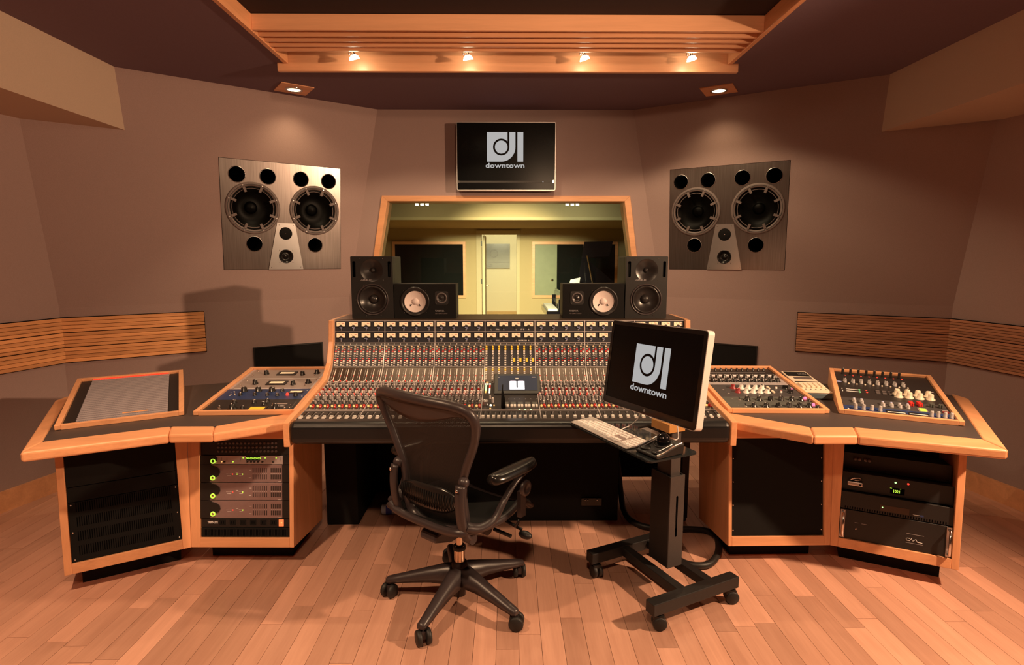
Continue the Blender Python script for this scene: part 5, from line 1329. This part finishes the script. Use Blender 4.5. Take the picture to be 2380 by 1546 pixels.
# seat
rows = []
for i in range(11):
    y = -0.215 + 0.47 * i / 10; z = 0.452 - 0.012 * math.sin(PI * i / 10) - 0.05 * max(0, (i - 8) / 2) ** 2; w = 0.215 + 0.035 * math.sin(PI * min(1, i / 8))
    rows.append([(w * (j / 6 - 1), y, z + 0.02 * (abs(j / 6 - 1)) ** 3) for j in range(13)])
obj('seat_mesh', MB().grid(rows, 'black_matte'), chair, CH)
edge = [r[0] for r in rows] + rows[-1][1:-1] + [r[-1] for r in rows[::-1]] + rows[0][-2:0:-1]
obj('seat_frame', MB().tube(edge, 0.017, 'chair_plastic', 8, True), chair, CH)
# uprights, arms
for s in (-1, 1):
    up = obj('upright', MB().tube(arc_pts([(s * .188, -.160, .430), (s * .195, -.185, .445), (s * .196, -.212, .51), (s * .196, -.222, .60), (s * .194, -.215, .668)], 4), 0.022, 'chair_plastic', 10, ry=0.75).sphere((s * .192, -.195, .675), 0.024, 'chair_plastic', 14).cyl((s * .170, -.160, .428), (s * .212, -.160, .428), 0.022, 'chair_plastic', 14), chair, CB)
    obj('pivot_screw', MB().lathe([(0.007, 0), (0.006, 0.003), (0, 0.003)], 'chrome', CB @ TR(s * .195, -.240, .655) @ RX(PI / 2), 12), up)
    br = arc_pts([(s * .215, -.19, .490), (s * .248, -.145, .478), (s * .275, -.085, .500), (s * .290, -.035, .570), (s * .296, .03, .625), (s * .296, .11, .648), (s * .292, .165, .650)], 4)
    bk = obj('arm_bracket', MB().tube(br, [0.030, 0.031, 0.030, 0.028, 0.026, 0.025, 0.024, 0.023, 0.022, 0.021, 0.020, 0.020, 0.019, 0.018, 0.018, 0.017, 0.016, 0.016, 0.015, 0.015, 0.014, 0.013, 0.012, 0.010, 0.006][:len(br)], 'chair_plastic', 10, ry=0.6), chair, CH)
    obj('height_dial', MB().lathe([(0.036, 0), (0.034, 0.012), (0.020, 0.016), (0.018, 0.010), (0, 0.010)], 'chair_plastic', CH @ TR(s * .305, .085, .585) @ RY(s * PI / 2), 20).b2((s * .30 - 0.012, 0.055, 0.46), (s * .30 + 0.008, 0.09, 0.575), 'chair_plastic', CH), bk)
    pad = []
    prof = [(-0.125, 0.022), (-0.105, 0.040), (-0.05, 0.046), (0.04, 0.046), (0.11, 0.042), (0.150, 0.034), (0.166, 0.018)]
    for y, w in prof:
        pad.append([(s * .292 + w * math.cos(a), y, .672 + (0.030 if 0 <= a <= PI else 0.016) * math.sin(a)) for a in [2 * PI * q / 14 for q in range(15)]])
    mb = MB().grid(pad, 'chair_pad'); mb.add(pad[0][:14], [tuple(range(13, -1, -1))], 'chair_pad', None, True); mb.add(pad[-1][:14], [tuple(range(14))], 'chair_pad', None, True)
    obj('arm_pad', mb, chair, CH @ TR(s * .292, 0, .672) @ RZ(-s * 0.02) @ TR(-s * .292, 0, -.672), weld=True, sub=1)

# ------------------------------------------------------------------ computer cart
CA = Matrix.Translation((0.72, 2.475, 0)) @ RZ(math.radians(-64.4))
cart = thing('computer_cart', 'black metal rolling cart with a dark glass shelf right of the chair', 'cart', CA)
for s in (-1, 1):
    bm = obj('foot_beam', MB().b2((s * .225 - .027, -.245, .075), (s * .225 + .027, .245, .128), 'cart_metal'), cart, CA, bev=0.003)
    for yy in (-.21, .21):
        K = CA @ TR(s * .225, yy, 0) @ RZ(0.5 + s * 0.6)
        cs = MB()
        for q in (-1, 1): cs.lathe([(0.006, q * 0.004), (0.026, q * 0.004), (0.030, q * 0.008), (0.030, q * 0.021), (0.026, q * 0.025), (0, q * 0.025)], 'rubber', TR(0.014, 0, 0.0305) @ RX(PI / 2), 22)
        cs.cyl((0, 0, 0.03), (0, 0, 0.078), 0.009, 'cart_metal', 10).b2((-0.012, -0.02, 0.045), (0.03, 0.02, 0.066), 'cart_metal')
        obj('caster', cs, bm, K)
for yy in (-.045, .115):
    obj('cross_bar', MB().b2((-.20, yy - .022, .080), (.20, yy + .022, .122), 'cart_metal'), cart, CA, bev=0.003)
CC = CA @ TR(-0.016, 0.047, 0)
cm = MB(); plate(cm, [(-0.0425, 0.122), (0.0425, 0.122), (0.0425, 0.565), (-0.0425, 0.565)], [rrect(-0.006, 0.27, 0.006, 0.47, 0.006, 4)], 0.060, 0.066, 'cart_metal_lit', YZ, 'void_black')
cm.b2((-0.066, -0.0425, 0.122), (-0.060, 0.0425, 0.565), 'cart_metal').b2((-0.060, -0.0425, 0.122), (0.060, -0.0385, 0.565), 'cart_metal').b2((-0.060, 0.0385, 0.122), (0.060, 0.0425, 0.565), 'cart_metal').b2((-0.060, -0.0385, 0.55), (0.060, 0.0385, 0.56), 'cart_metal')
obj('column', cm, cart, CC)
obj('post', MB().b2((-.045, -.028, .30), (.048, .028, .772), 'cart_metal_lit'), cart, CC, bev=0.003)
obj('wood_block', MB().b2((-.065, -.055, .772), (.058, .040, .812), 'block_wood'), cart, CC, bev=0.002)
obj('shelf_arm', MB().b2((-.04, -.20, .735), (.04, -.02, .755), 'cart_metal').b2((-.1, -.12, .752), (.1, -.05, .758), 'aluminium'), cart, CC)
obj('glass_shelf', MB().prism(rrect(-.34, -.312, .270, -.055, .02, 4), .7575, .7655, 'shelf_glass', CA), cart)
obj('monitor_arm', MB().b2((-.03, -.03, .812), (.03, .0, 1.06), 'cart_metal').b2((-.03, -.10, 1.02), (.03, .0, 1.06), 'cart_metal'), cart, CC, bev=0.004)
# monitor
yaw, tilt = math.radians(-64.4), math.radians(8.4)
r_ = V(math.cos(yaw), math.sin(yaw), 0); f_ = V(math.sin(yaw), -math.cos(yaw), 0)
up_ = V(0, 0, 1) * math.cos(tilt) - f_ * math.sin(tilt)
r2, u2 = r_ * math.cos(0.027) + up_ * math.sin(0.027), up_ * math.cos(0.027) - r_ * math.sin(0.027)
MF = fr_mat((0.611, 2.351, 1.083), r2, u2)
mo = thing('computer_monitor', 'tilted black computer monitor with white side edge on the rolling cart', 'monitor', Matrix.Translation((0.64, 2.37, 0.89)))
w2, h2 = 0.30, 0.1935
mb = MB(); plate(mb, rrect(-w2 - .003, -h2 - .003, w2 + .003, h2 + .003, .016), [rrect(-w2 + .002, -h2 + .002, w2 - .002, h2 - .002, .013)], -.034, -.002, 'white_plastic')
obj('shell_rim', mb, mo, MF)
obj('back_shell', MB().prism(rrect(-w2, -h2, w2, h2, .014), -.036, -.03, 'white_plastic', MF), mo)
mb = MB(); plate(mb, rrect(-w2, -h2, w2, h2, .014), [rrect(-w2 + .018, -h2 + .030, w2 - .018, h2 - .018, .003)], -.004, 0, 'black_gloss')
bz = obj('bezel', mb, mo, MF)
sc = obj('screen', MB().b2((-w2 + .016, -h2 + .028, -.006), (w2 - .016, h2 - .016, -.0015), 'screen_off'), mo, MF)
logo(sc, MF @ TR(0.004, 0.0, -0.001), 0.218)
obj('maker_mark', MB().lathe([(.006, 0), (.006, .0008), (0, .0008)], 'print_grey', TR(0, -h2 + .015, 0), 12), bz, MF)
# keyboard and trackball
KF = CA @ TR(-0.1025, -0.239, 0.7665)
kbd = thing('keyboard', 'slim white aluminium keyboard lying on the glass shelf', 'keyboard', KF)
obj('body', MB().prism([(-.065, 0), (.065, 0), (.065, .013), (-.065, .006)], -.217, .217, 'key_white', KF @ YZ), kbd, bev=0.003)
KT = KF @ TR(0, 0, 0.0095) @ RX(math.atan(0.007 / 0.13))
ME_K = {}
def key(x, y, w, h_=0.0155):
    if (w, h_) not in ME_K: ME_K[(w, h_)] = mesh_of('key', MB().add([(-w / 2, -h_ / 2, 0), (w / 2, -h_ / 2, 0), (w / 2, h_ / 2, 0), (-w / 2, h_ / 2, 0), (-w / 2 + .001, -h_ / 2 + .001, .0025), (w / 2 - .001, -h_ / 2 + .001, .0025), (w / 2 - .001, h_ / 2 - .001, .0025), (-w / 2 + .001, h_ / 2 - .001, .0025)], [(4, 5, 6, 7), (0, 1, 5, 4), (1, 2, 6, 5), (2, 3, 7, 6), (3, 0, 4, 7)], 'white_plastic'))
    inst('key', ME_K[(w, h_)], kbd, KT @ TR(x, y, 0))
for r in range(6):
    y = 0.052 - r * 0.0198
    if r < 5:
        for k in range(14): key(-0.206 + k * 0.0192, y, 0.0168, 0.0155 if r else 0.011)
    else:
        for x, w in ((-0.200, 0.026), (-0.170, 0.026), (-0.138, 0.03), (-0.062, 0.112), (0.012, 0.026), (0.042, 0.026)): key(x, y, w)
    if r != 3:
        for k in range(3): key(0.078 + k * 0.0192, y, 0.0168, 0.0155 if r else 0.011)
    for k in range(4): key(0.150 + k * 0.0192, y, 0.0168, 0.0155 if r else 0.011)
obj('key_gap', MB().b2((0.0655, -0.06, 0.0002), (0.1375, 0.06, 0.0006), 'panel_taupe'), kbd, KT)
TB = CA @ TR(0.205, -0.205, 0.7665) @ RZ(0.05)
tb = thing('trackball', 'black and silver trackball on the glass shelf beside the keyboard', 'trackball', TB)
obj('base', MB().prism([(-.075, 0), (.075, 0), (.078, .045), (.05, .047), (0, .034), (-.05, .018), (-.075, .014)], -.062, .062, 'black', TB @ YZ), tb, bev=0.010, seg=3)
obj('ball', MB().sphere((0, 0.018, 0.052), 0.029, 'black_gloss', 24), tb, TB)
obj('scroll_ring', MB().lathe([(0.040, 0.0), (0.040, 0.007), (0.033, 0.009), (0.031, 0.0)], 'black', TR(0, 0.018, 0.034) @ RX(math.radians(14)), 28), tb, TB)
for s in (-1, 1): obj('silver_trim', MB().tube(arc_pts([(s * .060, -.072, .018), (s * .060, -.03, .026), (s * .060, .02, .042), (s * .060, .07, .050)], 4), 0.0032, 'chrome', 8).tube(arc_pts([(s * .040, -.062, .022), (s * .041, -.02, .031), (s * .043, .03, .044)], 4), 0.0028, 'aluminium', 8), tb, TB)
for s in (-1, 1): obj('button', MB().sphere((s * 0.034, -0.042, 0.020), 0.026, 'black', 16, None, (0.9, 1.0, 0.30)), tb, TB)
# cords
def cord(name, label, pts, r, m, n=6, parent=None):
    o = obj(name, MB().tube(arc_pts(pts, 6), r, m, n), parent)
    if not parent: tag(o, label, 'cable')
    return o
kp = lambda x, y, z: tuple(CA @ V(x, y, z))
cord('cord', 'thin white cord curving behind the keyboard on the glass shelf', [kp(-.10, -.172, .772), kp(-.125, -.13, .770), kp(-.13, -.09, .776), kp(-.115, -.06, .81), kp(-.10, -.045, .87), kp(-.10, -.045, .92)], 0.0025, 'cable_white', parent=kbd)
cord('cord', 'thin grey cord hanging from the monitor to the trackball', [kp(.185, -.12, .80), kp(.175, -.08, .80), kp(.15, -.06, .83), kp(.13, -.05, .88), kp(.12, -.03, .93)], 0.0022, 'cable_white', parent=tb)
cord('floor_cable', 'thick black cable looping across the floor behind the rolling cart', [(0.70, 3.42, 0.30), (0.715, 3.34, 0.08), (0.716, 3.22, 0.022), (0.753, 3.09, 0.02), (0.843, 3.03, 0.02), (0.95, 3.02, 0.02), (1.038, 3.02, 0.02), (1.13, 3.00, 0.02), (1.168, 2.94, 0.02), (1.15, 2.856, 0.02), (1.10, 2.74, 0.02), (1.02, 2.645, 0.02), (0.93, 2.64, 0.02), (0.86, 2.70, 0.02)], 0.018, 'cable_black', 8)
# bottle on the floor
BF = Matrix.Translation((-0.70, 3.27, 0.0325)) @ RZ(0.08) @ RY(PI / 2)
bo = thing('water_bottle', 'small pale blue plastic bottle lying on the floor under the console', 'bottle', Matrix.Translation((-0.70, 3.27, 0)))
obj('bottle_body', MB().lathe([(0.0, -0.075), (0.026, -0.074), (0.032, -0.065), (0.031, -0.02), (0.032, 0.03), (0.028, 0.055), (0.014, 0.080), (0.013, 0.095), (0, 0.096)], 'bottle_pet', None, 20), bo, BF)
obj('bottle_label', MB().lathe([(0.0325, -0.045), (0.0328, -0.043), (0.0328, -0.012), (0.0325, -0.010)], 'bottle_band', None, 20), bo, BF)
obj('bottle_cap', MB().lathe([(0.015, 0.086), (0.015, 0.102), (0.0, 0.103)], 'white_plastic', None, 14), bo, BF)
